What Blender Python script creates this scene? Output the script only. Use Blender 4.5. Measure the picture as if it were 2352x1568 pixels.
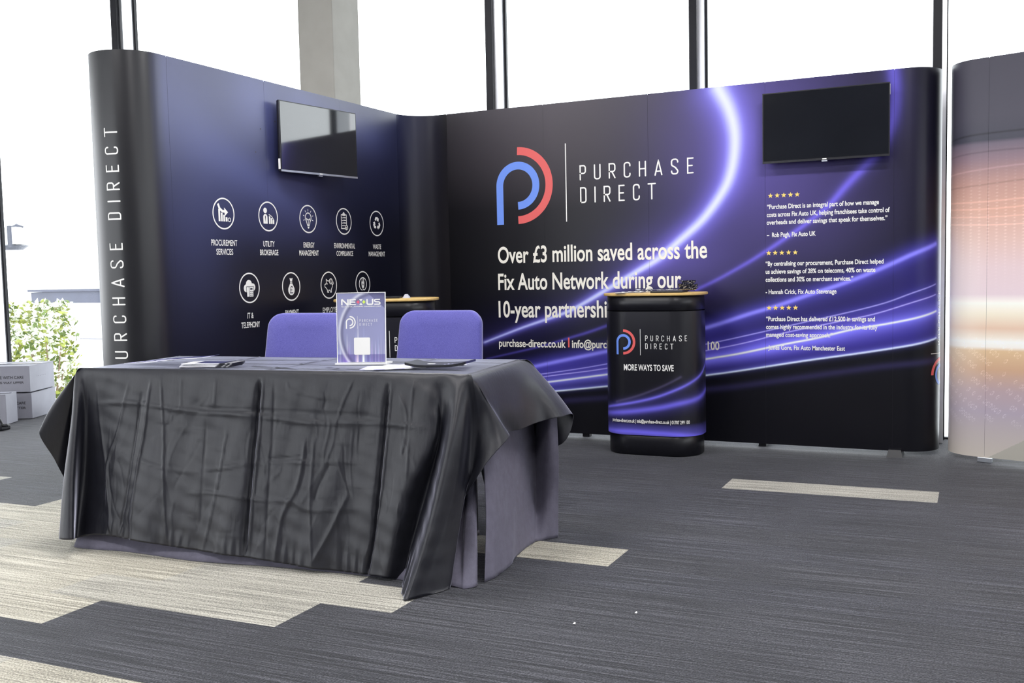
import bpy, bmesh, math, random
import numpy as np
from mathutils import Vector, Matrix

for o in list(bpy.data.objects):
    bpy.data.objects.remove(o, do_unlink=True)
SC = bpy.context.scene
COL = SC.collection
random.seed(7)
RNG = np.random.default_rng(11)

# ------------------------------------------------------------------ camera
W, H = 2352, 1568
F_PX, YAW, PITCH, ROLL, CAM_H = 2255.4, -0.44685, 0.070243, -0.020858, 1.12620


def cam_axes(yaw, pitch, roll):
    cy, sy = math.cos(yaw), math.sin(yaw)
    f = np.array([sy, cy, 0.]); r = np.array([cy, -sy, 0.]); u = np.array([0, 0, 1.])
    cp, sp = math.cos(pitch), math.sin(pitch)
    f2 = f * cp - u * sp; u2 = u * cp + f * sp
    cr, sr = math.cos(roll), math.sin(roll)
    return r * cr + u2 * sr, -r * sr + u2 * cr, f2


CR, CU, CD = cam_axes(YAW, PITCH, ROLL)
CC = np.array([0, 0, CAM_H])
cam_data = bpy.data.cameras.new('camera')
cam_data.sensor_width = 36.0
cam_data.lens = F_PX * 36.0 / W
cam_data.clip_start = 0.05
cam_data.clip_end = 300
cam = bpy.data.objects.new('camera', cam_data)
cam.matrix_world = Matrix(((CR[0], CU[0], -CD[0], 0), (CR[1], CU[1], -CD[1], 0),
                           (CR[2], CU[2], -CD[2], CAM_H), (0, 0, 0, 1)))
COL.objects.link(cam)
SC.camera = cam

# ------------------------------------------------------------------ world, exposure, added fill lamps
world = bpy.data.worlds.new('overcast_sky')
SC.world = world
world.use_nodes = True
bg = world.node_tree.nodes['Background']
bg.inputs['Color'].default_value = (0.93, 0.96, 1.0, 1)
bg.inputs['Strength'].default_value = 4.5
SC.view_settings.view_transform = 'Standard'
SC.view_settings.look = 'None'
SC.view_settings.gamma = 1.0
SC.view_settings.use_curve_mapping = False
SC.view_settings.exposure = 0.0


def area_lamp(name, loc, size, power, color=(1, 1, 1), rot=(0, 0, 0)):
    l = bpy.data.lights.new(name, 'AREA')
    l.shape = 'RECTANGLE'; l.size, l.size_y = size
    l.energy = power; l.color = color
    o = bpy.data.objects.new(name, l)
    o.location = loc; o.rotation_euler = rot
    COL.objects.link(o)
    return o


FILL_LAMPS = [(-3.2, 0.2), (0.2, 0.2), (-3.2, 3.6), (0.2, 3.6)]
CEIL_Z = 3.9
for lx, ly in FILL_LAMPS:
    area_lamp('fill_lamp', (lx, ly, CEIL_Z - 0.14), (1.5, 0.35), 92, (1.0, 0.98, 0.985))  # unseen fill lamps added to raise the light level of the room

# ------------------------------------------------------------------ pixel helpers (turn a sight line into a point on a real surface)


def ray(x, y):
    return CD + CR * (x - W / 2) / F_PX - CU * (y - H / 2) / F_PX


def on_z(x, y, z):
    d = ray(x, y); return CC + d * ((z - CC[2]) / d[2])


def on_plane(x, y, p, n):
    d = ray(x, y); p = np.asarray(p, float); n = np.asarray(n, float)
    return CC + d * (((p - CC) @ n) / (d @ n))


# ------------------------------------------------------------------ object helpers
def srgb(r, g, b):
    def c(v):
        v /= 255.0
        return v / 12.92 if v <= 0.04045 else ((v + 0.055) / 1.055) ** 2.4
    return (c(r), c(g), c(b))


def mesh_obj(name, verts, faces, mat=None, parent=None, smooth=False, colors=None):
    me = bpy.data.meshes.new(name)
    me.from_pydata([tuple(map(float, v)) for v in verts], [], [tuple(map(int, f)) for f in faces])
    if smooth:
        me.polygons.foreach_set('use_smooth', [True] * len(me.polygons))
    if colors is not None:
        ca = me.color_attributes.new('print', 'FLOAT_COLOR', 'POINT')
        cc = np.ones((len(verts), 4), np.float32); cc[:, :3] = colors
        ca.data.foreach_set('color', cc.ravel())
    me.update()
    o = bpy.data.objects.new(name, me)
    COL.objects.link(o)
    if mat is not None:
        for m in (mat if isinstance(mat, (list, tuple)) else [mat]):
            me.materials.append(m)
    if parent is not None:
        adopt(o, parent)
    return o


def adopt(o, parent):
    o.parent = parent
    o.matrix_parent_inverse = world_matrix(parent).inverted()


def world_matrix(o):
    m = o.matrix_basis.copy()
    if o.parent is not None:
        m = world_matrix(o.parent) @ o.matrix_parent_inverse @ m
    return m


def tag(o, label=None, cat=None, group=None, kind=None):
    if label: o['label'] = label
    if cat: o['category'] = cat
    if group: o['group'] = group
    if kind: o['kind'] = kind
    return o


def thing(name, label, cat, loc, group=None, rotz=0.0):
    o = bpy.data.objects.new(name, None)
    o.empty_display_size = 0.05
    o.location = tuple(map(float, loc)); o.rotation_euler = (0, 0, rotz)
    COL.objects.link(o)
    return tag(o, label, cat, group)


class MB:
    """collects shapes into one mesh"""
    def __init__(s): s.v = []; s.f = []

    def add(s, verts, faces):
        k = len(s.v); s.v += [tuple(map(float, p)) for p in verts]
        s.f += [tuple(int(i) + k for i in f) for f in faces]
        return s

    def box(s, c, size, rz=0.0, bev=0.0):
        bm = bmesh.new(); bmesh.ops.create_cube(bm, size=1)
        bmesh.ops.scale(bm, vec=size, verts=bm.verts)
        if bev:
            bmesh.ops.bevel(bm, geom=list(bm.edges), offset=bev, segments=2, profile=0.5, affect='EDGES')
        M = Matrix.Translation(tuple(map(float, c))) @ Matrix.Rotation(rz, 4, 'Z')
        bm.verts.index_update()
        s.add([M @ v.co for v in bm.verts], [[v.index for v in f.verts] for f in bm.faces]); bm.free()
        return s

    def prism(s, poly, z0, z1, bev=0.0):
        n = len(poly)
        if bev:
            pa = np.asarray(poly, float); c = pa.mean(0)
            ins = offset_poly(pa, -bev)
            rows = [(ins, z0), (pa, z0 + bev), (pa, z1 - bev), (ins, z1)]
        else:
            rows = [(poly, z0), (poly, z1)]
        vs = []; fs = []
        for p, z in rows: vs += [(q[0], q[1], z) for q in p]
        for r in range(len(rows) - 1):
            for i in range(n):
                j = (i + 1) % n
                fs.append((r * n + i, r * n + j, (r + 1) * n + j, (r + 1) * n + i))
        fs.append(tuple(range(n))[::-1]); fs.append(tuple((len(rows) - 1) * n + i for i in range(n)))
        return s.add(vs, fs)

    def tube(s, pts, r, seg=10, closed=False):
        pts = [np.asarray(p, float) for p in pts]; n = len(pts)
        rr = r if hasattr(r, '__len__') else [r] * n
        vs = []; up = None
        for i, p in enumerate(pts):
            t = pts[min(i + 1, n - 1)] - pts[max(i - 1, 0)]; t /= np.linalg.norm(t) + 1e-12
            if up is None:
                up = np.array([0, 0, 1.]) if abs(t[2]) < 0.9 else np.array([1., 0, 0])
            a = np.cross(t, up); a /= np.linalg.norm(a) + 1e-12; b = np.cross(a, t); up = b
            for k in range(seg):
                an = 2 * math.pi * k / seg
                vs.append(p + (a * math.cos(an) + b * math.sin(an)) * rr[i])
        fs = []
        for i in range(n - 1):
            for k in range(seg):
                k2 = (k + 1) % seg
                fs.append((i * seg + k, i * seg + k2, (i + 1) * seg + k2, (i + 1) * seg + k))
        fs.append(tuple(range(seg))[::-1]); fs.append(tuple((n - 1) * seg + k for k in range(seg)))
        return s.add(vs, fs)

    def build(s, name, mat, parent=None, smooth=False):
        return mesh_obj(name, s.v, s.f, mat, parent, smooth)


def offset_poly(p, d):
    n = len(p); out = []
    for i in range(n):
        a = p[i] - p[i - 1]; b = p[(i + 1) % n] - p[i]
        na = np.array([a[1], -a[0]]); nb = np.array([b[1], -b[0]])
        m = na / (np.linalg.norm(na) + 1e-9) + nb / (np.linalg.norm(nb) + 1e-9)
        m /= np.linalg.norm(m) + 1e-9
        out.append(p[i] + m * d)
    return np.array(out)


def catmull(P, n):
    """n samples per span through the rows of P (k x dim)"""
    P = np.asarray(P, float); k = len(P)
    Q = np.vstack([2 * P[0] - P[1], P, 2 * P[-1] - P[-2]])
    out = []
    for i in range(k - 1):
        p0, p1, p2, p3 = Q[i:i + 4]
        for j in range(n):
            t = j / n
            out.append(0.5 * ((2 * p1) + (-p0 + p2) * t + (2 * p0 - 5 * p1 + 4 * p2 - p3) * t * t + (-p0 + 3 * p1 - 3 * p2 + p3) * t ** 3))
    out.append(P[-1])
    return np.array(out)


def rounded_rect(cx, cy, w, d, r, rz=0.0, seg=10):
    pts = []
    for sx, sy, a0 in ((1, -1, -90), (1, 1, 0), (-1, 1, 90), (-1, -1, 180)):
        for k in range(seg + 1):
            a = math.radians(a0 + 90 * k / seg)
            pts.append((sx * (w / 2 - r) + r * math.cos(a), sy * (d / 2 - r) + r * math.sin(a)))
    c, s_ = math.cos(rz), math.sin(rz)
    return np.array([(cx + x * c - y * s_, cy + x * s_ + y * c) for x, y in pts])


# ------------------------------------------------------------------ materials
def new_mat(name):
    m = bpy.data.materials.new(name); m.use_nodes = True
    nt = m.node_tree
    return m, nt, nt.nodes['Principled BSDF']


def mat_plain(name, col, rough=0.5, metal=0.0, spec=0.5, noise=0.0, nscale=40.0, bump=0.0, bscale=200.0, sheen=0.0, coat=0.0, trans=0.0, alpha=1.0):
    m, nt, b = new_mat(name)
    b.inputs['Base Color'].default_value = (*col, 1)
    b.inputs['Roughness'].default_value = rough
    b.inputs['Metallic'].default_value = metal
    b.inputs['Specular IOR Level'].default_value = spec
    b.inputs['Sheen Weight'].default_value = sheen
    b.inputs['Coat Weight'].default_value = coat
    b.inputs['Transmission Weight'].default_value = trans
    tc = nt.nodes.new('ShaderNodeTexCoord')
    if noise > 0:
        n = nt.nodes.new('ShaderNodeTexNoise'); n.inputs['Scale'].default_value = nscale; n.inputs['Detail'].default_value = 4
        nt.links.new(tc.outputs['Object'], n.inputs['Vector'])
        r = nt.nodes.new('ShaderNodeValToRGB')
        r.color_ramp.elements[0].position = 0.3; r.color_ramp.elements[1].position = 0.7
        r.color_ramp.elements[0].color = (*[c * (1 - noise) for c in col], 1)
        r.color_ramp.elements[1].color = (*[min(1, c * (1 + noise)) for c in col], 1)
        nt.links.new(n.outputs['Fac'], r.inputs['Fac']); nt.links.new(r.outputs['Color'], b.inputs['Base Color'])
    if bump > 0:
        n = nt.nodes.new('ShaderNodeTexNoise'); n.inputs['Scale'].default_value = bscale; n.inputs['Detail'].default_value = 3
        nt.links.new(tc.outputs['Object'], n.inputs['Vector'])
        bp = nt.nodes.new('ShaderNodeBump'); bp.inputs['Strength'].default_value = bump; bp.inputs['Distance'].default_value = 0.01
        nt.links.new(n.outputs['Fac'], bp.inputs['Height']); nt.links.new(bp.outputs['Normal'], b.inputs['Normal'])
    return m


def mat_print(name, rough=0.35, spec=0.5, bump=0.0, bscale=3.0):
    """printed graphic: ink colours come from the mesh's colour attribute"""
    m, nt, b = new_mat(name)
    a = nt.nodes.new('ShaderNodeAttribute'); a.attribute_name = 'print'
    nt.links.new(a.outputs['Color'], b.inputs['Base Color'])
    b.inputs['Roughness'].default_value = rough
    b.inputs['Specular IOR Level'].default_value = spec
    if bump:
        tc = nt.nodes.new('ShaderNodeTexCoord')
        n = nt.nodes.new('ShaderNodeTexNoise'); n.inputs['Scale'].default_value = bscale; n.inputs['Detail'].default_value = 1
        nt.links.new(tc.outputs['Object'], n.inputs['Vector'])
        bp = nt.nodes.new('ShaderNodeBump'); bp.inputs['Strength'].default_value = bump; bp.inputs['Distance'].default_value = 0.02
        nt.links.new(n.outputs['Fac'], bp.inputs['Height']); nt.links.new(bp.outputs['Normal'], b.inputs['Normal'])
    return m


def mat_carpet(name, c0, c1, c2, rot):
    m, nt, b = new_mat(name)
    tc = nt.nodes.new('ShaderNodeTexCoord')
    mp = nt.nodes.new('ShaderNodeMapping'); mp.inputs['Rotation'].default_value = (0, 0, -rot)
    nt.links.new(tc.outputs['Object'], mp.inputs['Vector'])
    m2 = nt.nodes.new('ShaderNodeMapping'); m2.inputs['Scale'].default_value = (1.6, 95, 1)
    nt.links.new(mp.outputs['Vector'], m2.inputs['Vector'])
    n1 = nt.nodes.new('ShaderNodeTexNoise'); n1.inputs['Scale'].default_value = 1.0; n1.inputs['Detail'].default_value = 5; n1.inputs['Roughness'].default_value = 0.65
    nt.links.new(m2.outputs['Vector'], n1.inputs['Vector'])
    n2 = nt.nodes.new('ShaderNodeTexNoise'); n2.inputs['Scale'].default_value = 170; n2.inputs['Detail'].default_value = 2
    nt.links.new(tc.outputs['Object'], n2.inputs['Vector'])
    n3 = nt.nodes.new('ShaderNodeTexNoise'); n3.inputs['Scale'].default_value = 1.3; n3.inputs['Detail'].default_value = 3
    nt.links.new(mp.outputs['Vector'], n3.inputs['Vector'])
    mx = nt.nodes.new('ShaderNodeMath'); mx.operation = 'MULTIPLY_ADD'; mx.inputs[1].default_value = 1.05; 
    nt.links.new(n2.outputs['Fac'], mx.inputs[0])
    ad = nt.nodes.new('ShaderNodeMath'); ad.operation = 'MULTIPLY_ADD'; ad.inputs[1].default_value = 1.35
    nt.links.new(n1.outputs['Fac'], ad.inputs[0])
    a3 = nt.nodes.new('ShaderNodeMath'); a3.operation = 'MULTIPLY_ADD'; a3.inputs[1].default_value = 0.25; a3.inputs[2].default_value = -0.835
    nt.links.new(n3.outputs['Fac'], a3.inputs[0])
    nt.links.new(a3.outputs[0], ad.inputs[2]); nt.links.new(ad.outputs[0], mx.inputs[2])
    cr = nt.nodes.new('ShaderNodeValToRGB')
    e = cr.color_ramp.elements
    e[0].position = 0.28; e[0].color = (*c0, 1); e[1].position = 0.78; e[1].color = (*c2, 1)
    k = e.new(0.5); k.color = (*c1, 1)
    nt.links.new(mx.outputs[0], cr.inputs['Fac']); nt.links.new(cr.outputs['Color'], b.inputs['Base Color'])
    b.inputs['Roughness'].default_value = 0.75
    b.inputs['Specular IOR Level'].default_value = 0.35
    b.inputs['Sheen Weight'].default_value = 0.20
    b.inputs['Sheen Roughness'].default_value = 0.3
    bp = nt.nodes.new('ShaderNodeBump'); bp.inputs['Strength'].default_value = 0.7; bp.inputs['Distance'].default_value = 0.006
    nt.links.new(mx.outputs[0], bp.inputs['Height']); nt.links.new(bp.outputs['Normal'], b.inputs['Normal'])
    return m


def mat_glass(name, tint=(0.97, 0.985, 0.98), refl=0.06):
    m = bpy.data.materials.new(name); m.use_nodes = True
    nt = m.node_tree; nt.nodes.clear()
    out = nt.nodes.new('ShaderNodeOutputMaterial'); mix = nt.nodes.new('ShaderNodeMixShader')
    t = nt.nodes.new('ShaderNodeBsdfTransparent'); t.inputs['Color'].default_value = (*tint, 1)
    g = nt.nodes.new('ShaderNodeBsdfGlossy'); g.inputs['Roughness'].default_value = 0.02
    fr = nt.nodes.new('ShaderNodeFresnel'); fr.inputs['IOR'].default_value = 1.0 + refl * 2
    nt.links.new(fr.outputs[0], mix.inputs[0]); nt.links.new(t.outputs[0], mix.inputs[1]); nt.links.new(g.outputs[0], mix.inputs[2])
    nt.links.new(mix.outputs[0], out.inputs['Surface'])
    return m


def mat_wood(name, c0, c1, scale=(2, 60, 60)):
    m, nt, b = new_mat(name)
    tc = nt.nodes.new('ShaderNodeTexCoord'); mp = nt.nodes.new('ShaderNodeMapping'); mp.inputs['Scale'].default_value = scale
    n = nt.nodes.new('ShaderNodeTexNoise'); n.inputs['Scale'].default_value = 1.0; n.inputs['Detail'].default_value = 4
    r = nt.nodes.new('ShaderNodeValToRGB'); r.color_ramp.elements[0].color = (*c0, 1); r.color_ramp.elements[1].color = (*c1, 1)
    nt.links.new(tc.outputs['Object'], mp.inputs['Vector']); nt.links.new(mp.outputs['Vector'], n.inputs['Vector'])
    nt.links.new(n.outputs['Fac'], r.inputs['Fac']); nt.links.new(r.outputs['Color'], b.inputs['Base Color'])
    b.inputs['Roughness'].default_value = 0.35
    return m


M_WHITE_INK = mat_plain('white_ink', (0.90, 0.89, 0.86), 0.45)
M_CREAM_INK = mat_plain('cream_ink', (0.88, 0.85, 0.76), 0.45)
M_BLUE_INK = mat_plain('blue_ink', srgb(110, 148, 238), 0.45)
M_RED_INK = mat_plain('red_ink', srgb(226, 98, 96), 0.45)
M_GOLD_INK = mat_plain('gold_ink', srgb(250, 218, 115), 0.45)
M_NAVY_INK = mat_plain('navy_ink', srgb(26, 27, 52), 0.45)
M_PINK_INK = mat_plain('pink_ink', srgb(232, 96, 125), 0.45)
M_LIME_INK = mat_plain('lime_ink', srgb(205, 232, 90), 0.45)
M_GREY_INK = mat_plain('grey_ink', srgb(58, 58, 70), 0.5)
M_PANEL = mat_print('satin_panel', 0.34, 0.28, bump=0.10, bscale=2.2)
M_PANEL_L = mat_print('gloss_panel', 0.33, 0.5, bump=0.10, bscale=2.2)
M_PANEL_L.node_tree.nodes['Principled BSDF'].inputs['IOR'].default_value = 1.55
M_WRAP = mat_print('printed_wrap', 0.33, 0.5)
M_PAPER = mat_print('printed_paper', 0.4, 0.5)
M_PLASTIC_BLACK = mat_plain('black_plastic', (0.006, 0.006, 0.009), 0.32, noise=0.2, nscale=60)
M_BLACK_METAL = mat_plain('black_metal', (0.015, 0.015, 0.02), 0.45, noise=0.15, nscale=30)
M_ALU = mat_plain('aluminium', (0.62, 0.65, 0.70), 0.3, metal=0.9, noise=0.05, nscale=20)
M_SCREEN = mat_plain('screen_glass', (0.010, 0.011, 0.014), 0.05, spec=0.5, noise=0.1, nscale=3)
M_SCREEN.node_tree.nodes['Principled BSDF'].inputs['IOR'].default_value = 2.0
M_SCREEN_MATT = mat_plain('satin_screen', (0.008, 0.009, 0.013), 0.16, spec=0.2, noise=0.1, nscale=3)
M_BEZEL = mat_plain('bezel_plastic', (0.02, 0.02, 0.025), 0.25, noise=0.1, nscale=50)
M_BEECH = mat_wood('beech_top', srgb(196, 160, 92), srgb(226, 194, 128))
M_GLASS = mat_glass('window_glass')

# ------------------------------------------------------------------ stroke lettering and drawn marks (2-D meshes)
def arc(cx, cy, r, a0, a1, n=None, ry=None):
    n = n or max(4, int(abs(a1 - a0) / 6))
    ry = r if ry is None else ry
    return [(cx + r * math.cos(math.radians(a0 + (a1 - a0) * i / n)), cy + ry * math.sin(math.radians(a0 + (a1 - a0) * i / n))) for i in range(n + 1)]


def stroke(pts, w, caps=True, closed=False, step=0.25):
    """polyline -> 2-D band (verts, faces)"""
    P = [np.array(pts[0], float)]
    for p in pts[1:]:
        if np.linalg.norm(np.array(p, float) - P[-1]) > 1e-5: P.append(np.array(p, float))
    Q = [P[0]]
    for a, b in zip(P[:-1], P[1:]):
        L = np.linalg.norm(b - a); k = max(1, int(L / max(step, 1e-6)))
        for i in range(1, k + 1): Q.append(a + (b - a) * i / k)
    n = len(Q); V = []; Fc = []
    for i in range(n):
        if closed:
            t0 = Q[i] - Q[i - 1] if i > 0 else Q[0] - Q[-2]
            t1 = Q[i + 1] - Q[i] if i < n - 1 else Q[1] - Q[0]
        else:
            t0 = Q[i] - Q[i - 1] if i > 0 else Q[1] - Q[0]
            t1 = Q[i + 1] - Q[i] if i < n - 1 else Q[-1] - Q[-2]
        t0 = t0 / (np.linalg.norm(t0) + 1e-12); t1 = t1 / (np.linalg.norm(t1) + 1e-12)
        nn = np.array([-(t0 + t1)[1], (t0 + t1)[0]]); ln = np.linalg.norm(nn)
        nn = nn / ln if ln > 1e-6 else np.array([-t0[1], t0[0]])
        cs = max(0.5, nn @ np.array([-t0[1], t0[0]]))
        V += [Q[i] + nn * w / 2 / cs, Q[i] - nn * w / 2 / cs]
    for i in range(n - 1): Fc.append((2 * i + 1, 2 * i + 3, 2 * i + 2, 2 * i))
    if caps and not closed:
        for p, q in ((Q[0], Q[1]), (Q[-1], Q[-2])):
            d = (p - q) / (np.linalg.norm(p - q) + 1e-12); a = math.degrees(math.atan2(d[1], d[0]))
            k = len(V); pts2 = arc(p[0], p[1], w / 2, a - 90, a + 90, 6)
            V += [np.array(v) for v in pts2]; Fc.append(tuple(range(k, k + len(pts2))))
    return V, Fc


class M2:
    """2-D mesh collector"""
    def __init__(s): s.v = []; s.f = []; s.l = []; s.n = 0

    def add(s, vf):
        k = len(s.v); s.v += [np.array(p, float) for p in vf[0]]; s.f += [tuple(i + k for i in f) for f in vf[1]]
        s.l += list(vf[2]) if len(vf) > 2 else [s.n % 14] * len(vf[0]); s.n += 1; return s

    def poly(s, pts): return s.add((pts, [tuple(range(len(pts)))]))

    def fan(s, c, pts):
        n = len(pts); return s.add(([c] + list(pts), [(0, i + 1, (i + 1) % n + 1) for i in range(n)]))

    def disc(s, cx, cy, r, n=28, ry=None): return s.fan((cx, cy), arc(cx, cy, r, 0, 360, n, ry)[:-1])

    def rect(s, x0, y0, x1, y1): return s.poly([(x0, y0), (x1, y0), (x1, y1), (x0, y1)])

    def line(s, pts, w, caps=True, closed=False): return s.add(stroke(pts, w, caps, closed))

    def ring(s, cx, cy, r, w, ry=None, n=48):
        return s.add(stroke(arc(cx, cy, r, 0, 360, n, ry), w, False, True))

    def xf(s, fn):
        s.v = [np.array(fn(p[0], p[1]), float) for p in s.v]; return s


LW = {'P': .45, 'U': .46, 'R': .47, 'C': .46, 'H': .48, 'A': .52, 'S': .48, 'E': .42, 'D': .45, 'I': .09, 'T': .48, ' ': .16}


def letter_strokes(ch, w):
    h = 1.0; i = .045; L, Rr, B, T = i, w - i, i, h - i; q = .15; m = .50
    if ch == 'P': return [[(L, B), (L, T), (Rr - q, T)] + arc(Rr - q, T - q, q, 90, 0) + [(Rr, m + q)] + arc(Rr - q, m - i + q, q, 0, -90) + [(L, m - i)]]
    if ch == 'R': return [[(L, B), (L, T), (Rr - q, T)] + arc(Rr - q, T - q, q, 90, 0) + [(Rr, m + q)] + arc(Rr - q, m - i + q, q, 0, -90) + [(L, m - i)], [((L + Rr) / 2 - .02, m - i), (Rr, B)]]
    if ch == 'U': return [[(L, T), (L, B + q)] + arc(L + q, B + q, q, 180, 270) + arc(Rr - q, B + q, q, 270, 360) + [(Rr, T)]]
    if ch == 'C': return [[(Rr, T - q - .06)] + arc(Rr - q, T - q, q, 0, 90) + arc(L + q, T - q, q, 90, 180) + arc(L + q, B + q, q, 180, 270) + arc(Rr - q, B + q, q, 270, 360) + [(Rr, B + q + .06)]]
    if ch == 'H': return [[(L, B), (L, T)], [(Rr, B), (Rr, T)], [(L, m), (Rr, m)]]
    if ch == 'A': return [[(L, B), (w / 2, T), (Rr, B)], [(L + .09, .28), (Rr - .09, .28)]]
    if ch == 'S': return [[(Rr, T - q - .03)] + arc(Rr - q, T - q, q, 0, 90) + arc(L + q, T - q, q, 90, 180) + arc(L + q, m + q + .02, q, 180, 250) + [(Rr - q, m - .06)] + arc(Rr - q, B + q, q, 50, 0) + arc(Rr - q, B + q, q, 0, -90) + arc(L + q, B + q, q, 270, 180) + [(L, B + q + .03)]]
    if ch == 'E': return [[(Rr, T), (L, T), (L, B), (Rr, B)], [(L, m), (Rr - .05, m)]]
    if ch == 'D': return [[(L, B), (L, T), (Rr - q, T)] + arc(Rr - q, T - q, q, 90, 0) + arc(Rr - q, B + q, q, 0, -90) + [(L, B)]]
    if ch == 'I': return [[(w / 2, B), (w / 2, T)]]
    if ch == 'T': return [[(0.01, T), (w - .01, T)], [(w / 2, B), (w / 2, T)]]
    return []


def stroke_text(txt, height, gap=.54, sw=.085):
    m = M2(); x = 0
    for ch in txt:
        w = LW[ch]
        for p in letter_strokes(ch, w):
            m.add(stroke([(x + a, b) for a, b in p], sw, True, False, .12))
        x += w + gap
    width = x - gap
    m.xf(lambda a, b: (a * height, b * height))
    return m, width * height


_tc = {}


def font_mesh(txt, bold=0.0):
    """built-in font -> (2-D verts, faces, width, cap height) in em units"""
    key = (txt, bold)
    if key in _tc: return _tc[key]
    cu = bpy.data.curves.new('t', 'FONT'); cu.body = txt; cu.size = 1.0; cu.offset = bold; cu.resolution_u = 5
    o = bpy.data.objects.new('t', cu); COL.objects.link(o)
    bpy.context.view_layer.update()
    dg = bpy.context.evaluated_depsgraph_get()
    me = bpy.data.meshes.new_from_object(o.evaluated_get(dg))
    v = np.array([p.co[:2] for p in me.vertices]); f = [tuple(p.vertices) for p in me.polygons]
    bpy.data.objects.remove(o, do_unlink=True); bpy.data.curves.remove(cu); bpy.data.meshes.remove(me)
    x0 = v[:, 0].min(); v = v - np.array([x0, 0])
    _tc[key] = (v, f, v[:, 0].max())
    return _tc[key]


CAP = None


def cap_h():
    global CAP
    if CAP is None: CAP = font_mesh('H')[0][:, 1].max()
    return CAP


def text2(txt, width, cap, bold=0.02, align='left'):
    """condensed text, scaled to the given width and cap height"""
    v, f, w = font_mesh(txt, bold)
    m = M2(); sx = width / w; sy = cap / cap_h()
    off = {'left': 0, 'center': -width / 2, 'right': -width}[align]
    m.add(([(p[0] * sx + off, p[1] * sy) for p in v], f))
    return m


def logo_mark(R, only=None):
    """(blue p stroke, red arc) around the origin, R = outer radius of the red arc"""
    k = R / 255.0
    blue = M2(); red = M2()
    r = 133.5 * k; w = 51 * k
    blue.add(stroke(arc(0, 0, r, -90, 180, 50) + [(-r, -128 * k), (-r, -255 * k)], w, False))
    red.add(stroke(arc(0, 0, 229 * k, 90, -90, 44), 52 * k, False))
    return blue, red


# ------------------------------------------------------------------ extruded profiles (curved displays)
class Prof:
    def __init__(s, pts):
        s.p = np.asarray(pts, float)
        d = np.linalg.norm(np.diff(s.p, axis=0), axis=1); s.s = np.concatenate([[0], np.cumsum(d)])
        t = np.gradient(s.p, s.s, axis=0); t /= np.linalg.norm(t, axis=1)[:, None]
        s.n = np.stack([t[:, 1], -t[:, 0]], 1)

    def at(s, u, z, off=0.0):
        u = np.asarray(u, float); z = np.asarray(z, float) + 0 * u
        x = np.interp(u, s.s, s.p[:, 0]); y = np.interp(u, s.s, s.p[:, 1])
        nx = np.interp(u, s.s, s.n[:, 0]); ny = np.interp(u, s.s, s.n[:, 1])
        return np.stack([x + nx * off, y + ny * off, z], -1)

    def hit(s, x, y):
        """sight line -> (s, z) on the viewer's side"""
        d = ray(x, y); best = None
        a = s.p[:-1]; b = s.p[1:]
        cr = np.array([d[1], -d[0]])
        fa = a @ cr; fb = b @ cr
        for i in np.nonzero((fa * fb) <= 0)[0]:
            t = fa[i] / (fa[i] - fb[i] + 1e-15); q = a[i] + (b[i] - a[i]) * t
            dist = (q @ d[:2]) / (d[:2] @ d[:2])
            if dist > 0 and (best is None or dist < best[0]):
                best = (dist, s.s[i] + (s.s[i + 1] - s.s[i]) * t)
        if best is None:
            i = int(np.argmin(np.abs(s.p @ cr) / (np.linalg.norm(s.p, axis=1))))
            best = ((s.p[i] @ d[:2]) / (d[:2] @ d[:2]), s.s[i])
        return best[1], CC[2] + d[2] * best[0]

    def panel(s, name, s0, s1, z0, z1, step, mat, parent, colfn, zstep=None):
        ns = max(2, int(math.ceil((s1 - s0) / step)) + 1); nz = max(2, int(math.ceil((z1 - z0) / (zstep or step))) + 1)
        U, Z = np.meshgrid(np.linspace(s0, s1, ns), np.linspace(z0, z1, nz))
        V = s.at(U.ravel(), Z.ravel()); col = colfn(U.ravel(), Z.ravel())
        I = np.arange(ns * nz).reshape(nz, ns)
        Fq = np.stack([I[:-1, :-1].ravel(), I[:-1, 1:].ravel(), I[1:, 1:].ravel(), I[1:, :-1].ravel()], 1)
        me = bpy.data.meshes.new(name)
        me.vertices.add(len(V)); me.vertices.foreach_set('co', V.astype(np.float32).ravel())
        me.loops.add(Fq.size); me.loops.foreach_set('vertex_index', Fq.astype(np.int32).ravel())
        me.polygons.add(len(Fq)); me.polygons.foreach_set('loop_start', np.arange(0, Fq.size, 4, dtype=np.int32))
        me.polygons.foreach_set('use_smooth', np.ones(len(Fq), bool))
        me.update(calc_edges=True); me.validate()
        ca = me.color_attributes.new('print', 'FLOAT_COLOR', 'POINT')
        c4 = np.ones((len(V), 4), np.float32); c4[:, :3] = np.clip(col, 0, 0.95)
        ca.data.foreach_set('color', c4.ravel())
        me.materials.append(mat)
        o = bpy.data.objects.new(name, me); COL.objects.link(o)
        adopt(o, parent)
        return o

    def decal(s, name, m2, mat, parent, s0=0.0, z0=0.0, rot90=False, off=0.0012):
        v = np.array(m2.v)
        if rot90: u = s0 - v[:, 1]; z = z0 + v[:, 0]
        else: u = s0 + v[:, 0]; z = z0 + v[:, 1]
        V = s.at(u, z, off + 4e-5 * np.array(m2.l))
        return mesh_obj(name, V, m2.f, mat, parent)


def polyline_dist(U, Z, pts):
    """distance from many points to a polyline, and signed side (+ = below/right)"""
    best = np.full(U.shape, 1e9); tt = np.zeros(U.shape); n = len(pts) - 1
    for i in range(n):
        a = pts[i]; b = pts[i + 1]; d = b - a; L2 = d @ d + 1e-12
        t = np.clip(((U - a[0]) * d[0] + (Z - a[1]) * d[1]) / L2, 0, 1)
        q = np.hypot(U - a[0] - t * d[0], Z - a[1] - t * d[1])
        k = q < best; best = np.where(k, q, best); tt = np.where(k, (i + t) / n, tt)
    return best, tt


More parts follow.
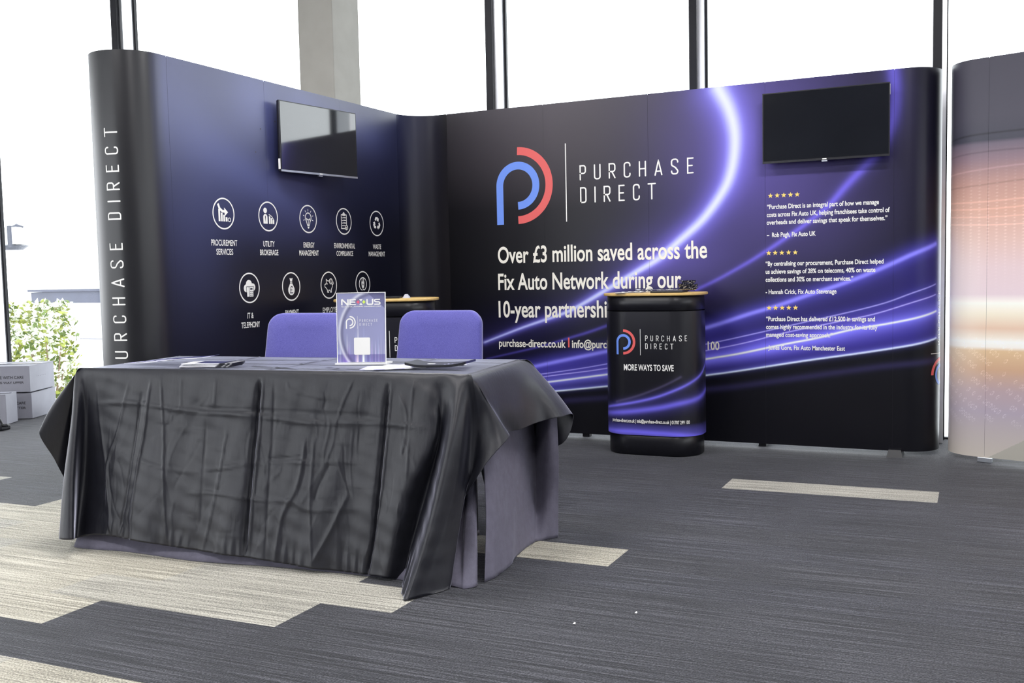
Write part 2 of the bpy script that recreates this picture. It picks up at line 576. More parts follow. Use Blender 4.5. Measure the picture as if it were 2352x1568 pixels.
# ------------------------------------------------------------------ frames of the place
XL, YB = -3.7207, 6.1602          # inner corner of the display stand
ZT, ZB = 2.25, 0.025
ROWM = 0.035                      # slope of the carpet planks
CARPET_ROT = math.atan(ROWM)

# ================================================================== SETTING
# facade line: Y = FY0 + FM * X
FM = math.tan(math.radians(5.0)); FY0 = 6.02 + FM * 7.25
FE = np.array([math.cos(math.radians(5)), math.sin(math.radians(5))]); FN = np.array([-FE[1], FE[0]])


def fac(x): return np.array([x, FY0 + FM * x])


def fac_px(px, py, back=0.0):
    d = ray(px, py)[:2]
    p0 = fac(0) + FN * back
    return d * ((p0 @ FN) / (d @ FN))


# floor of carpet planks (dark planks, with pale planks laid into the field)
V0, DV = 2.283, 0.2455
UX = np.array([1, ROWM]) / math.hypot(1, ROWM)


def plank_pt(x, v): return (x, v + ROWM * x, 0.0)


light_rows = {-3: (-20, -1.1), -2: (-20, -1.62), 0: (-20, -2.795), 1: (-20, -2.05), 2: (-20, -1.767), 3: (-20, -2.06), 4: (-20, -2.5), 5: (-4.30, -1.275), 6: (-20, -5.07), 11: (-1.194, -0.178)}
fv = []; ff = []; fm = []
X0, X1 = -16.0, 7.0
for k in range(-26, 24):
    va, vb = V0 + DV * k, V0 + DV * (k + 1)
    yl = k
    cuts = [X0]
    off = (0.37 * k) % 1.0
    lr = light_rows.get(k)
    xs = set([X0, X1])
    if lr: xs |= {max(lr[0], X0), lr[1]}
    anchor = lr[1] if lr else off
    for j in range(-17, 17):
        x = anchor + j
        if X0 < x < X1: xs.add(x)
    xs = sorted(xs)
    for a, b in zip(xs[:-1], xs[1:]):
        if b - a < 1e-4: continue
        i = len(fv)
        fv += [plank_pt(a, va), plank_pt(b, va), plank_pt(b, vb), plank_pt(a, vb)]
        ff.append((i, i + 1, i + 2, i + 3))
        mid = (a + b) / 2
        if lr and lr[0] <= mid <= lr[1]:
            fm.append(2 + (abs(hash((k, round(a, 2)))) % 2) if False else 2 + ((k * 7 + int(math.floor(a * 3))) % 2))
        else:
            fm.append((k * 5 + int(math.floor(a * 2))) % 2)
M_CARPET = [mat_carpet('dark_carpet', (0.0035, 0.004, 0.007), (0.018, 0.019, 0.026), (0.095, 0.095, 0.112), CARPET_ROT),
            mat_carpet('slate_carpet', (0.004, 0.005, 0.008), (0.020, 0.021, 0.030), (0.100, 0.101, 0.124), CARPET_ROT),
            mat_carpet('sand_carpet', (0.16, 0.15, 0.118), (0.38, 0.355, 0.285), (0.64, 0.61, 0.52), CARPET_ROT),
            mat_carpet('stone_carpet', (0.155, 0.15, 0.128), (0.35, 0.335, 0.285), (0.60, 0.58, 0.51), CARPET_ROT)]
# trim the floor along the glass line
keep = []
fl = mesh_obj('floor', fv, ff, M_CARPET)
fl.data.polygons.foreach_set('material_index', fm)
bmf = bmesh.new(); bmf.from_mesh(fl.data)
pc = fac(0) + FN * 0.30
bmesh.ops.bisect_plane(bmf, geom=bmf.verts[:] + bmf.edges[:] + bmf.faces[:], plane_co=(pc[0], pc[1], 0), plane_no=(FN[0], FN[1], 0), clear_outer=True)
bmf.to_mesh(fl.data); bmf.free()
tag(fl, kind='structure')

# ceiling and the diffuser of the added fill panels
M_CEIL = mat_plain('ceiling_paint', (0.75, 0.75, 0.74), 0.8, noise=0.03, nscale=5)
cp = [(-16, -4.0), (7, -4.0), tuple(fac(7) + FN * .28), tuple(fac(-16) + FN * .28)]
b_ = MB().prism(np.array(cp), CEIL_Z, CEIL_Z + 0.2)
tag(b_.build('ceiling', M_CEIL), kind='structure')
M_DIFF = bpy.data.materials.new('fill_diffuser'); M_DIFF.use_nodes = True
pb = M_DIFF.node_tree.nodes['Principled BSDF']
pb.inputs['Emission Color'].default_value = (1, .97, .93, 1); pb.inputs['Emission Strength'].default_value = 2.5
M_WALLP = mat_plain('wall_paint', (0.30, 0.30, 0.32), 0.7, noise=0.03, nscale=4)

# facade: mullions at the sight lines of the photo, glass between them
M_MULL = mat_plain('mullion_black', (0.008, 0.008, 0.012), 0.45, spec=0.25, noise=0.1, nscale=12)
M_MULLSIDE = mat_plain('mullion_silver', (0.74, 0.75, 0.78), 0.28, metal=0.75, noise=0.04, nscale=8)
mull_px = [(-60, 400), (251.5, 0), (1112, 0), (1581.2, 0), (2144, 0)]
mull_pts = [fac_px(a, b) for a, b in mull_px]
mull_w = [0.062, 0.058, 0.052, 0.052, 0.052]
dx = mull_pts[4] - mull_pts[3]
for k in (1, 2, 3): mull_pts.append(mull_pts[4] + dx * k); mull_w.append(0.052)
mull_pts.insert(0, mull_pts[0] - dx * 1.05); mull_w.insert(0, 0.06)
mull_pts.insert(0, mull_pts[0] - dx * 1.05); mull_w.insert(0, 0.06)
for i, (p, w_) in enumerate(zip(mull_pts, mull_w)):
    a = math.radians(5)
    root = thing('trim_%d' % (i + 1), None, None, (p[0], p[1], 0)); tag(root, kind='structure')
    c = p + FE * w_ / 2 + FN * 0.02
    MB().box((c[0], c[1], CEIL_Z / 2), (w_, 0.04, CEIL_Z), a, 0.003).build('front_cap', M_MULL, root)
    c = p + FE * (w_ / 2 + 0.014) + FN * 0.105
    MB().box((c[0], c[1], CEIL_Z / 2), (w_ + 0.028, 0.13, CEIL_Z), a).build('mullion_body', M_MULLSIDE, root)
    c = p + FE * (w_ + 0.026) + FN * 0.185
    MB().box((c[0], c[1], CEIL_Z / 2), (0.034, 0.03, CEIL_Z), a).build('gasket', M_MULL, root)
order = sorted(range(len(mull_pts)), key=lambda i: mull_pts[i][0])
for j in range(len(order) - 1):
    p, q = mull_pts[order[j]], mull_pts[order[j + 1]]
    L = np.linalg.norm(q - p); c = (p + q) / 2 + FE * 0.04 + FN * 0.2
    o = MB().box((c[0], c[1], CEIL_Z / 2), (L - 0.06, 0.012, CEIL_Z - 0.02), math.radians(5)).build('window_%d' % (j + 1), M_GLASS)
    tag(o, kind='structure')
# sill strip along the foot of the glass
c = fac(-4.5) + FN * 0.22
o = MB().box((c[0], c[1], 0.006), (23.0, 0.05, 0.012), math.radians(5)).build('baseboard_back', M_MULL); tag(o, kind='structure')

# column standing just inside the glass
YC = 5.85
ca = on_plane(683.4, 60, (0, YC, 0), (0, 1, 0)); cb = on_plane(762.3, 60, (0, YC, 0), (0, 1, 0))
cwid = cb[0] - ca[0]
M_COL = mat_plain('column_plaster', (0.27, 0.26, 0.235), 0.75, noise=0.05, nscale=6)
colm = MB().box(((ca[0] + cb[0]) / 2 + 0.004, YC + 0.165, CEIL_Z / 2), (cwid, 0.33, CEIL_Z - 0.002), 0, 0.006).build('trim_20', M_COL)
tag(colm, kind='structure')

# far side of the hall: end walls with big window openings behind and to the right of the camera
o = MB().box((1.5, -4.05, CEIL_Z / 2), (11, 0.1, CEIL_Z)).box((-10, -4.05, 0.2), (12, 0.1, 0.4)).box((-10, -4.05, 3.6), (12, 0.1, 0.6)).build('wall_front', M_WALLP); tag(o, kind='structure')
o = MB()
for x in np.arange(-15, -4, 2.2): o.box((x, -4.02, 2.0), (0.22, 0.16, CEIL_Z))
o = o.build('trim_30', M_MULL); tag(o, kind='structure')
o = MB().box((7.05, 1.4, 0.75), (0.1, 11, 1.5)).box((7.05, 1.4, 3.45), (0.1, 11, 0.9)).build('wall_right', M_WALLP); tag(o, kind='structure')
o = MB()
for y in np.arange(-3.4, 7, 2.2): o.box((7.02, y, 2.0), (0.16, 0.22, CEIL_Z))
o = o.build('trim_31', M_MULL); tag(o, kind='structure')

for i, (lx, ly) in enumerate(FILL_LAMPS):  # panels added round the unseen fill lamps
    t = thing('fill_light_panel', 'added white fill light panel overhead, out of view', 'light', (lx, ly, CEIL_Z), 'added fill light panels')
    MB().box((lx, ly, CEIL_Z - 0.05), (1.6, 0.45, 0.1), 0, 0.01).build('housing', M_CEIL, t)
    MB().box((lx, ly, CEIL_Z - 0.106), (1.5, 0.35, 0.012)).build('diffuser', M_DIFF, t)
# ================================================================== DISPLAY STAND (L-shaped pop-up wall)
def seg(a, b, n):
    a = np.array(a, float); b = np.array(b, float)
    return [a + (b - a) * i / n for i in range(n)]


ER = 0.19
pts = []
cl = np.array([XL - ER, YB - 2.42])
pts += [cl + ER * np.array([math.cos(math.radians(a)), math.sin(math.radians(a))]) for a in np.linspace(180, 360, 61)[:-1]]
FR_ = 0.22
pts += seg((XL, YB - 2.42), (XL, YB - FR_), 60)
pts += [np.array([XL + FR_, YB - FR_]) + FR_ * np.array([math.cos(math.radians(a)), math.sin(math.radians(a))]) for a in np.linspace(180, 90, 31)[:-1]]
pts += seg((XL + FR_, YB), (XL + 3.31, YB), 80)
cr_ = np.array([XL + 3.31, YB + ER])
pts += [cr_ + ER * np.array([math.cos(math.radians(a)), math.sin(math.radians(a))]) for a in np.linspace(-90, 90, 61)]
PW = Prof(pts)
S_END = math.pi * ER                     # s where the left wall starts
S_COR = S_END + 2.42 - FR_               # start of the corner curve
S_BACK = S_COR + FR_ * math.pi / 2       # start of the back wall


def s_of_u(u): return S_BACK + (u - FR_)
def s_of_t(t): return S_END + (2.42 - t)


def pxs(lst): return np.array([PW.hit(x, y) for x, y in lst])


# light streaks of the printed artwork: (line, core width m, core colour, glow width, glow colour)
c8 = lambda x, y: (1100 + x / 2.9033, 300 + y / 2.9033)
c2 = lambda x, y: (1720 + x / 3.8237, 420 + y / 3.8237)
c5 = lambda x, y: (1100 + x / 5.2267, 660 + y / 5.2267)
S1 = catmull(pxs([(1650, 203), (1674, 250), (1687, 300), (1687, 350), (1676, 405), (1654, 450), (1613, 505), (1558, 555), (1513, 593), (1462, 624), (1410, 655), (1341, 696), (1293, 720), (1203, 751), (1113, 786)]), 5)
S2 = catmull(pxs([(2052, 160), (2056, 205), (2053, 250), (2044, 290), (2022, 338), (1997, 370), (1944, 420 + 6), (1903, 472), (1851, 514), (1798, 551), (1759, 577), (1700, 613), (1599, 665), (1393, 748), (1307, 776), (1235, 797), (1117, 824)]), 4)
S3 = catmull(pxs([(2149, 560), (2100, 582), (2047, 606), (1981, 634), (1916, 658), (1851, 679), (1785, 702), (1720, 721), (1627, 751), (1500, 782), (1391, 807), (1252, 836), (1140, 862)]), 4)
S4 = catmull(pxs([(2149, 652), (2100, 671), (2034, 695), (1955, 715.5), (1851, 739), (1720, 769), (1627, 789), (1391, 836), (1264, 856), (1150, 870)]), 4)
S5 = catmull(pxs([(2149, 676), (2100, 693), (2008, 721), (1903, 743), (1798, 765), (1720, 785), (1627, 804), (1391, 846), (1270, 862), (1150, 880)]), 4)
S6 = catmull(pxs([(2150, 714), (2100, 731), (2034, 744), (1955, 757), (1877, 776), (1798, 791), (1700, 811.5), (1627, 823.5), (1500, 845), (1391, 860), (1276, 875), (1150, 890)]), 4)
S7 = catmull(pxs([(2150, 776), (2100, 791), (2034, 802), (1955, 813.6), (1843, 829), (1700, 851), (1626, 861), (1500, 876), (1391, 887), (1287, 897), (1150, 909)]), 4)
S8 = catmull(pxs([(2149, 826), (2080, 836), (1990, 846), (1800, 872), (1640, 893), (1391, 913), (1300, 920)]), 4)
purple = np.array([0.105, 0.075, 0.36]); blue = np.array([0.045, 0.035, 0.36]); icy = np.array([0.75, 0.82, 0.95])


def zline(U, S):
    o = np.argsort(S[:, 0]); return np.interp(U, S[o, 0], S[o, 1])


def back_art(U, Z):
    n = len(U)
    C = np.zeros((n, 3)); C += np.array([0.0050, 0.0050, 0.0080])
    # violet haze round the great curve, fading to near black at the foot and to the left
    gp = np.array(PW.hit(1735, 330)); g = np.exp(-(((U - gp[0]) / 0.55) ** 2 + ((Z - gp[1]) / 0.62) ** 2))
    C += g[:, None] * np.array([0.085, 0.062, 0.27])
    gp = np.array(PW.hit(1560, 600)); g = np.exp(-(((U - gp[0]) / 0.36) ** 2 + ((Z - gp[1]) / 0.20) ** 2))
    C += g[:, None] * np.array([0.045, 0.033, 0.17])
    gp = np.array(PW.hit(1900, 520)); g = np.exp(-(((U - gp[0]) / 0.45) ** 2 + ((Z - gp[1]) / 0.35) ** 2))
    C += g[:, None] * np.array([0.018, 0.015, 0.045])
    gp = np.array(PW.hit(1250, 330)); g = np.exp(-(((U - gp[0]) / 0.75) ** 2 + ((Z - gp[1]) / 0.45) ** 2))  # upper left: grey-lilac haze of reflected windows painted in, with the top gradient
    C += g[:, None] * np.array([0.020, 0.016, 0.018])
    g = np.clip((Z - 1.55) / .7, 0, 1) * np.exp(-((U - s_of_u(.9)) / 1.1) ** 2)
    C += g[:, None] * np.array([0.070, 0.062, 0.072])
    # great curve: wide at the top, thinning to the left
    d, t = polyline_dist(U, Z, S1)
    wc = 0.040 * (1 - t) ** 1.3 + 0.0065; amp = 0.55 + 0.45 * np.clip(1.4 - t, 0, 1)
    C += (np.exp(-(d / (wc * 2.6)) ** 1.6) * 0.95)[:, None] * np.array([0.15, 0.13, 0.62])
    C += (np.exp(-(d / wc) ** 2) * amp)[:, None] * np.array([0.50, 0.58, 0.62])
    C += (np.exp(-d / 0.09) * (1 - 0.6 * t))[:, None] * np.array([0.05, 0.04, 0.22])
    # second curve
    d, t = polyline_dist(U, Z, S2)
    wc = np.interp(t, [0, .25, .33, .5, .7, 1], [.036, .034, .026, .016, .012, .006]); am = np.interp(t, [0, .3, .6, .75, 1], [.75, 1, .9, .6, .35])
    C += (np.exp(-(d / wc) ** 2) * am)[:, None] * np.array([0.11, 0.085, 0.55])
    C += (np.exp(-(d / (wc * 2.4)) ** 2) * am * .4)[:, None] * np.array([0.05, 0.04, 0.2])
    # fan of blue bands between S3 and S7
    z3, z7 = zline(U, S3), zline(U, S7)
    f = (Z - z7) / np.maximum(z3 - z7, 0.02)
    band = np.clip(f / 0.02 + 1, 0, 1) * np.clip((1.06 - f) / 0.25, 0, 1)
    prof = 0.35 + 0.65 * np.exp(-((f - 0.38) / 0.30) ** 2)
    lump = 0.75 + 0.25 * np.sin(U * 2.3 + f * 5.0)
    C += (band * prof * lump)[:, None] * np.array([0.055, 0.040, 0.40])
    C += (np.exp(-((f - 0.30) / 0.13) ** 2) * np.clip(f / .02 + 1, 0, 1) * np.exp(-((U - PW.hit(1760, 780)[0]) / 1.1) ** 2))[:, None] * np.array([0.10, 0.09, 0.38])
    for S, wc, cc, wg, cg in ((S3, .013, (.20, .19, .66), .045, (.06, .05, .38)), (S4, .0035, (.30, .28, .55), .02, (.02, .02, .10)),
                              (S5, .0035, (.34, .32, .55), .02, (.03, .02, .12)), (S6, .0060, (.68, .74, .62), .03, (.10, .10, .40)),
                              (S7, .0055, (.58, .68, .70), .016, (.10, .10, .40)), (S8, .02, (.016, .013, .05), .05, (.004, .004, .012))):
        d, t = polyline_dist(U, Z, S)
        C += np.exp(-(d / wc) ** 2)[:, None] * np.array(cc) + np.exp(-(d / wg) ** 1.5)[:, None] * np.array(cg) * np.where(f > -.01, 1, .25)[:, None]
    # left edge of the back wall falls to the plain navy of the corner panel
    k = np.clip((U - s_of_u(0.20)) / 0.9, 0, 1) ** 0.7
    return C * (0.35 + 0.65 * k)[:, None]


def left_art(U, Z):
    n = len(U); C = np.zeros((n, 3))
    base = np.array([0.0042, 0.0046, 0.0125])
    x = (U - S_END) / 2.2; y = Z / 2.25
    # violet print over the upper half, window reflections painted in towards the outer end
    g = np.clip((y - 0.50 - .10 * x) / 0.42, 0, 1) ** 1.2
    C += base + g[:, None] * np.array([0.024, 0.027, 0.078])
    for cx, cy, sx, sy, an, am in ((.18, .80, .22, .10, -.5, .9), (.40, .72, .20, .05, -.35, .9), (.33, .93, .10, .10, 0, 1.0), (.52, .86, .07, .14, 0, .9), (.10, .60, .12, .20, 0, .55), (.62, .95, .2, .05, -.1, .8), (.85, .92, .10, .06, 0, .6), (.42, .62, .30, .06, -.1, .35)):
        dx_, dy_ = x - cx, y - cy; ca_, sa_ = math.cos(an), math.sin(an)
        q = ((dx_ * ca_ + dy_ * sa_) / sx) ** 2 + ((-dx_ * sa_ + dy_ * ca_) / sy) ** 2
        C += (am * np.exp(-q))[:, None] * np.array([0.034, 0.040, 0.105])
    k = np.clip((S_END + 0.04 - U) / 0.10, 0, 1)[:, None]
    return C * (1 - k) + np.array([0.0055, 0.0055, 0.008]) * k


def right_end_fade(U, Z):
    return back_art(U, Z)


corner = PW.at(S_COR + FR_ * .785, 0)
stand = thing('display_stand', 'tall dark L-shaped pop-up display wall printed with blue light trails behind the table', 'display stand', (corner[0], corner[1], 0))
G = 0.0005
lseams = [0.02, s_of_t(2.359), s_of_t(1.613), s_of_t(0.873), s_of_t(0.13) if False else S_COR + 0.02, s_of_u(0.291), s_of_u(1.034), s_of_u(1.769), s_of_u(2.514), s_of_u(3.252), PW.s[-1] - 0.02]
for i in range(len(lseams) - 1):
    a, b = lseams[i] + G, lseams[i + 1] - G
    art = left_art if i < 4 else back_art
    if i == 4:
        def art(U, Z):
            k = np.clip((U - S_COR) / (S_BACK - S_COR + .07), 0, 1)[:, None]
            return left_art(U, Z) * (1 - k) * 0.8 + np.array([0.009, 0.008, 0.010]) * k
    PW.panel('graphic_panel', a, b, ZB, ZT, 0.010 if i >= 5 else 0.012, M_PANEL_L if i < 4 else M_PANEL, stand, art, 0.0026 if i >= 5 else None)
# magnetic strips and frame behind the panels
def mag_strip(prof, s_, parent, z0=ZB + .005, z1=ZT - .005, w=.02, off=-.0035):
    u = np.linspace(s_ - w, s_ + w, 5); mb = MB(); V = []
    for o_ in (off, off - .003):
        for z in (z0, z1): V += [prof.at(a, z, o_) for a in u]
    F = []
    for i in range(4): F += [(i, i + 1, 5 + i + 1, 5 + i), (10 + i + 1, 10 + i, 15 + i, 15 + i + 1), (5 + i, 5 + i + 1, 15 + i + 1, 15 + i), (i + 1, i, 10 + i, 10 + i + 1)]
    F += [(0, 5, 15, 10), (4, 14, 19, 9)]
    mb.add(V, F); return mb.build('magnetic_strip', M_BLACK_METAL, parent)


for s_ in lseams[1:-1]:
    mag_strip(PW, s_, stand)
    fr = MB()
    p0 = PW.at(s_, ZB + .01, -0.016); p1 = PW.at(s_, ZT - 0.01, -0.016)
    fr.tube([p0, p1], 0.010, 8)
    q0 = PW.at(s_, ZB + .01, -0.30); q1 = PW.at(s_, ZT - .01, -0.30)
    if s_ not in (lseams[4],): fr.tube([q0, q1], 0.010, 8); fr.tube([p1, q1], 0.008, 8); fr.tube([p0, q0], 0.008, 8)
    fr.build('frame_pole', M_ALU, stand)
# feet under the panels
for px, py, k in ((2055, 1049, 1.0), (1752, 1024, .55)):
    p = on_z(px, py, 0.0)
    ft = MB(); w_ = 0.045 * k
    ft.add([(p[0] - w_, p[1] - w_ * .6, 0), (p[0] + w_, p[1] - w_ * .6, 0), (p[0] + w_, p[1] + 0.12, 0), (p[0] - w_, p[1] + .12, 0),
            (p[0] - w_ * .75, p[1] - w_ * .1, .042), (p[0] + w_ * .75, p[1] - w_ * .1, .042), (p[0] + w_ * .75, p[1] + .10, .042), (p[0] - w_ * .75, p[1] + .10, .042)],
           [(0, 1, 2, 3), (4, 5, 6, 7), (0, 1, 5, 4), (1, 2, 6, 5), (2, 3, 7, 6), (3, 0, 4, 7)])
    ft.build('foot', M_PLASTIC_BLACK, stand)
for s_ in (s_of_t(1.6), s_of_t(0.87), s_of_u(0.6), s_of_u(1.3)):
    p = PW.at(s_, 0, -0.05)
    MB().box((p[0], p[1], 0.02), (0.05, 0.05, 0.04), 0, 0.004).build('foot', M_PLASTIC_BLACK, stand)


def line_text(parent, name, txt, pl, pr, ptop, mat, bold=0.02, prof=PW, off=0.0014, caps=None):
    """text between two sight lines on its baseline, ptop = sight line at cap height above pl"""
    a = prof.hit(*pl); b = prof.hit(*pr)
    z = (a[1] + b[1]) / 2
    cap = caps if caps is not None else prof.hit(*ptop)[1] - a[1]
    m = text2(txt, b[0] - a[0], cap, bold)
    return m, a[0], z, cap


def join_lines(parent, name, lines, mat, prof=PW, bold=0.02, off=0.0014, cap=None):
    M = M2(); scale = None
    for ln in lines:
        m, s0, z, c_ = line_text(parent, name, ln[0], ln[1], ln[2], ln[3] if len(ln) > 3 else None, mat, bold, prof, caps=cap)
        m.xf(lambda a, b, s0=s0, z=z: (a + s0, b + z)); M.add((m.v, m.f))
    return prof.decal(name, M, mat, parent, off=off)


# ---- big logo on the back wall
lc = PW.hit(*c8(259, 367)); R_ = PW.hit(*c8(257, 110))[1] - lc[1]
logo = None
bm_, rm_ = logo_mark(R_)
PW.decal('logo_stem', bm_, M_BLUE_INK, stand, lc[0], lc[1])
PW.decal('logo_arc', rm_, M_RED_INK, stand, lc[0], lc[1])
a = PW.hit(*c8(577, 85)); b = PW.hit(*c8(585, 606))
PW.decal('logo_divider', M2().rect(-.0035, b[1], .0035, a[1]), M_WHITE_INK, stand, (a[0] + b[0]) / 2, 0)
for txt, pl, pr, pt in (('PURCHASE', (672, 330), (1433, 287), (672, 228)), ('DIRECT', (676, 485), (1178, 457), (676, 378))):
    a = PW.hit(*c8(*pl)); b = PW.hit(*c8(*pr)); t_ = PW.hit(*c8(*pt))
    hh = t_[1] - a[1]
    m, wd = stroke_text(txt, hh, .54, .088)
    k = (b[0] - a[0]) / wd
    m.xf(lambda x, y: (x * k, y))
    PW.decal('logo_lettering', m, M_WHITE_INK, stand, a[0], (a[1] + b[1]) / 2)
# ---- headline
hl = [('Over £3 million saved across the', c8(128, 882), c8(1522, 847), c8(128, 778)), ('Fix Auto Network during our', c8(130, 1062), c8(1350, 1043), c8(130, 958)),
      ('10-year partnership', c8(133, 1242), (1100 + 1010 / 2.9033, 300 + 1236 / 2.9033), c8(133, 1138))]
# third line runs on behind the counter: keep the letter width of the first line
w1 = font_mesh(hl[0][0], .018)[2]; w3 = font_mesh(hl[2][0], .018)[2]
M = M2()
a1 = PW.hit(*hl[0][1]); b1 = PW.hit(*hl[0][2]); kx = (b1[0] - a1[0]) / w1
for i, (txt, pl, pr, pt) in enumerate(hl):
    a = PW.hit(*pl); cap = PW.hit(*pt)[1] - a[1]
    if i < 2:
        b = PW.hit(*pr); wd = b[0] - a[0]; z = (a[1] + b[1]) / 2
    else:
        wd = kx * w3 * 1.0; z = a[1]
    m = text2(txt, wd, cap, .018); PW.decal('headline_line', m, M_CREAM_INK, stand, a[0], z, off=.0014)
# ---- contact line (runs behind the counter)
a = PW.hit(*c5(243, 708)); b = PW.hit(*c5(1043, 708)); cap = a[1] * 0 + (PW.hit(*c5(1020, 615))[1] - PW.hit(*c5(1020, 708))[1]) * .96
m = text2('purchase-direct.co.uk', b[0] - a[0], cap, .02); PW.decal('contact_text', m, M_CREAM_INK, stand, a[0], a[1], off=.0014)
a2 = PW.hit(*c5(1118, 712)); kx = (b[0] - a[0]) / font_mesh('purchase-direct.co.uk', .02)[2]
m = text2('info@purchase-direct.co.uk', kx * font_mesh('info@purchase-direct.co.uk', .02)[2], cap, .02); PW.decal('contact_text', m, M_CREAM_INK, stand, a2[0], a[1], off=.0014)
b2 = PW.hit(1652.5, 801); wd = kx * font_mesh('01707 299 100', .02)[2]
m = text2('01707 299 100', wd, cap, .02, 'right'); PW.decal('contact_text', m, M_CREAM_INK, stand, b2[0], a[1], off=.0014)
for px in ((1080, 660),):
    q = PW.hit(*c5(*px)); PW.decal('contact_divider', M2().rect(-.0055, -cap * .65, .0055, cap * .65), M_RED_INK, stand, q[0], q[1], off=.0014)
# ---- three testimonials
caps = PW.hit(*c2(160, 180))[1] - PW.hit(*c2(160, 228))[1]
caps *= 0.80
T1 = [('“Purchase Direct is an integral part of how we manage', (160, 228), (1143, 188)), ('costs across Fix Auto UK, helping franchisees take control of', (158, 298), (1237, 255)),
      ('overheads and deliver savings that speak for themselves.”', (157, 367), (1217, 325)), ('–  Rob Pugh, Fix Auto UK', (158, 477), (588, 462))]
T2 = [('“By centralising our procurement, Purchase Direct helped', (148, 727), (1183, 708)), ('us achieve savings of 28% on telecoms, 40% on waste', (148, 797), (1112, 781)),
      ('collections and 30% on merchant services.”', (148, 867), (917, 857)), ('- Hannah Crick, Fix Auto Stevenage', (148, 975), (770, 970))]
T3 = [('“Purchase Direct has delivered £12,500 in savings and', (152, 1213), (1108, 1213)), ('comes highly recommended in the industry for its fully', (152, 1282), (1130, 1286)),
      ('managed cost-saving approach.”', (152, 1350), (735, 1355)), ('- James Gore, Fix Auto Manchester East', (150, 1462), (845, 1472))]
quotes = []
for T in (T1, T2, T3):
    q_ = join_lines(stand, 'testimonial', [(t, c2(*p), c2(*q)) for t, p, q in T[:3]], M_WHITE_INK, cap=caps, bold=.022)
    join_lines(q_, 'testimonial_author', [(t, c2(*p), c2(*q)) for t, p, q in T[3:]], M_WHITE_INK, cap=caps, bold=.022); quotes.append(q_)
for q_, row in zip(quotes, ([(190, 113), (249, 110), (307, 107), (366, 104), (425, 101)], [(175, 616), (232, 614), (290, 613), (349, 611), (408, 610)], [(178, 1097), (235, 1097), (293, 1096), (351, 1096), (410, 1095)])):
    for p in row:
        M = M2()
        q = PW.hit(*c2(*p)); r = 0.0165
        M.fan((q[0], q[1]), [(q[0] + (r if k % 2 == 0 else r * .42) * math.sin(k * math.pi / 5), q[1] + (r if k % 2 == 0 else r * .42) * math.cos(k * math.pi / 5)) for k in range(10)])
        PW.decal('rating_star', M, M_GOLD_INK, q_, off=.0014)

# ---- vertical lettering on the rounded left end
cL = lambda x, y: (230 + x / 2.8, 280 + y / 2.8)
ub = PW.hit(*cL(184, 1500)); ut = PW.hit(*cL(100, 1500))
hh = ub[0] - ut[0]
zU0 = PW.hit(*cL(140, 1522))[1]; zT1 = PW.hit(*cL(64, 66))[1]
m, wd = stroke_text('URCHASE DIRECT', 1.0, .60, .09)
mf, wf = stroke_text('PURCHASE DIRECT', 1.0, .60, .09)
k = (zT1 + 0.02 - zU0) / wd
mf.xf(lambda x, y: (x * k, y * hh))
PW.decal('end_lettering', mf, M_WHITE_INK, stand, ub[0] - .003, zU0 - (wf - wd) * k, rot90=True)
# ---- logo wrapped round the right end
cR = lambda x, y: (2100 + x / 4.127, 700 + y / 4.127)
q = PW.hit(*cR(158, 668)); dv = PW.hit(*cR(160, 464)); Rr_ = (dv[1] - q[1]) / 1.26
bm_, rm_ = logo_mark(Rr_)
PW.decal('end_logo_stem', bm_, M_BLUE_INK, stand, q[0] + Rr_, q[1], rot90=True)
PW.decal('end_logo_arc', rm_, M_RED_INK, stand, q[0] + Rr_, q[1], rot90=True)
PW.decal('end_logo_divider', M2().line([(0, Rr_ * 1.02 * k_ / 15) for k_ in range(-15, 16)], .004, False), M_WHITE_INK, stand, q[0] + Rr_, dv[1], rot90=True)
for j, txt in enumerate(('PURCHASE', 'DIRECT')):
    m, wd = stroke_text(txt, Rr_ * .42, .54, .088)
    PW.decal('end_logo_lettering', m, M_WHITE_INK, stand, q[0] + Rr_ + .016 + (-.08 + .62 * j) * Rr_, dv[1] + Rr_ * .5, rot90=True)

# ---- service icons on the left wall
c3 = lambda x, y: (460 + x / 4.48, 430 + y / 4.48)


def icon_chart(m, r):
    for i, (h_) in enumerate((.78, .55, .42, .28)): m.rect(-.48 + i * .22, -.50, -.32 + i * .22, -.50 + h_)
    m.ring(.52, -.38, .12, .05)
    m.line([(-.50, .62), (-.36, .32), (-.12, .16), (.14, .14)], .17, False); m.poly([(.06, .40), (.42, .10), (.10, -.16)])
    return m


def icon_broker(m, r):
    m.disc(-.30, .40, .19, ry=.19); m.poly([(-.52, -.5)] + arc(-.3, -.06, .22, 180, 0, 12) + [(-.08, -.5)])
    for i, h_ in enumerate((.52, .40, .27)): m.rect(.06 + i * .2, -.5, .22 + i * .2, -.5 + h_)
    m.line([(.08, .14), (.36, .02), (.60, -.24)], .05)
    return m


def icon_bulb(m, r):
    m.line(arc(0, .10, .34, 230, -50, 30) + [(.13, -.42)], .07); m.line([(-.22, -.16), (-.13, -.42)], .07)
    m.rect(-.13, -.50, .13, -.40); m.poly([(-.12, -.54), (.12, -.54), (.06, -.68), (-.06, -.68)])
    m.line([(0, -.40), (0, -.02)], .06); m.poly([(0, -.06), (-.24, .10), (-.20, -.10)]); m.poly([(0, -.06), (.24, .10), (.20, -.10)])
    for a in (-20, 15, 55, 90, 125, 165, 200): m.line([(.48 * math.cos(math.radians(a)), .10 + .48 * math.sin(math.radians(a))), (.60 * math.cos(math.radians(a)), .10 + .60 * math.sin(math.radians(a)))], .05)
    return m


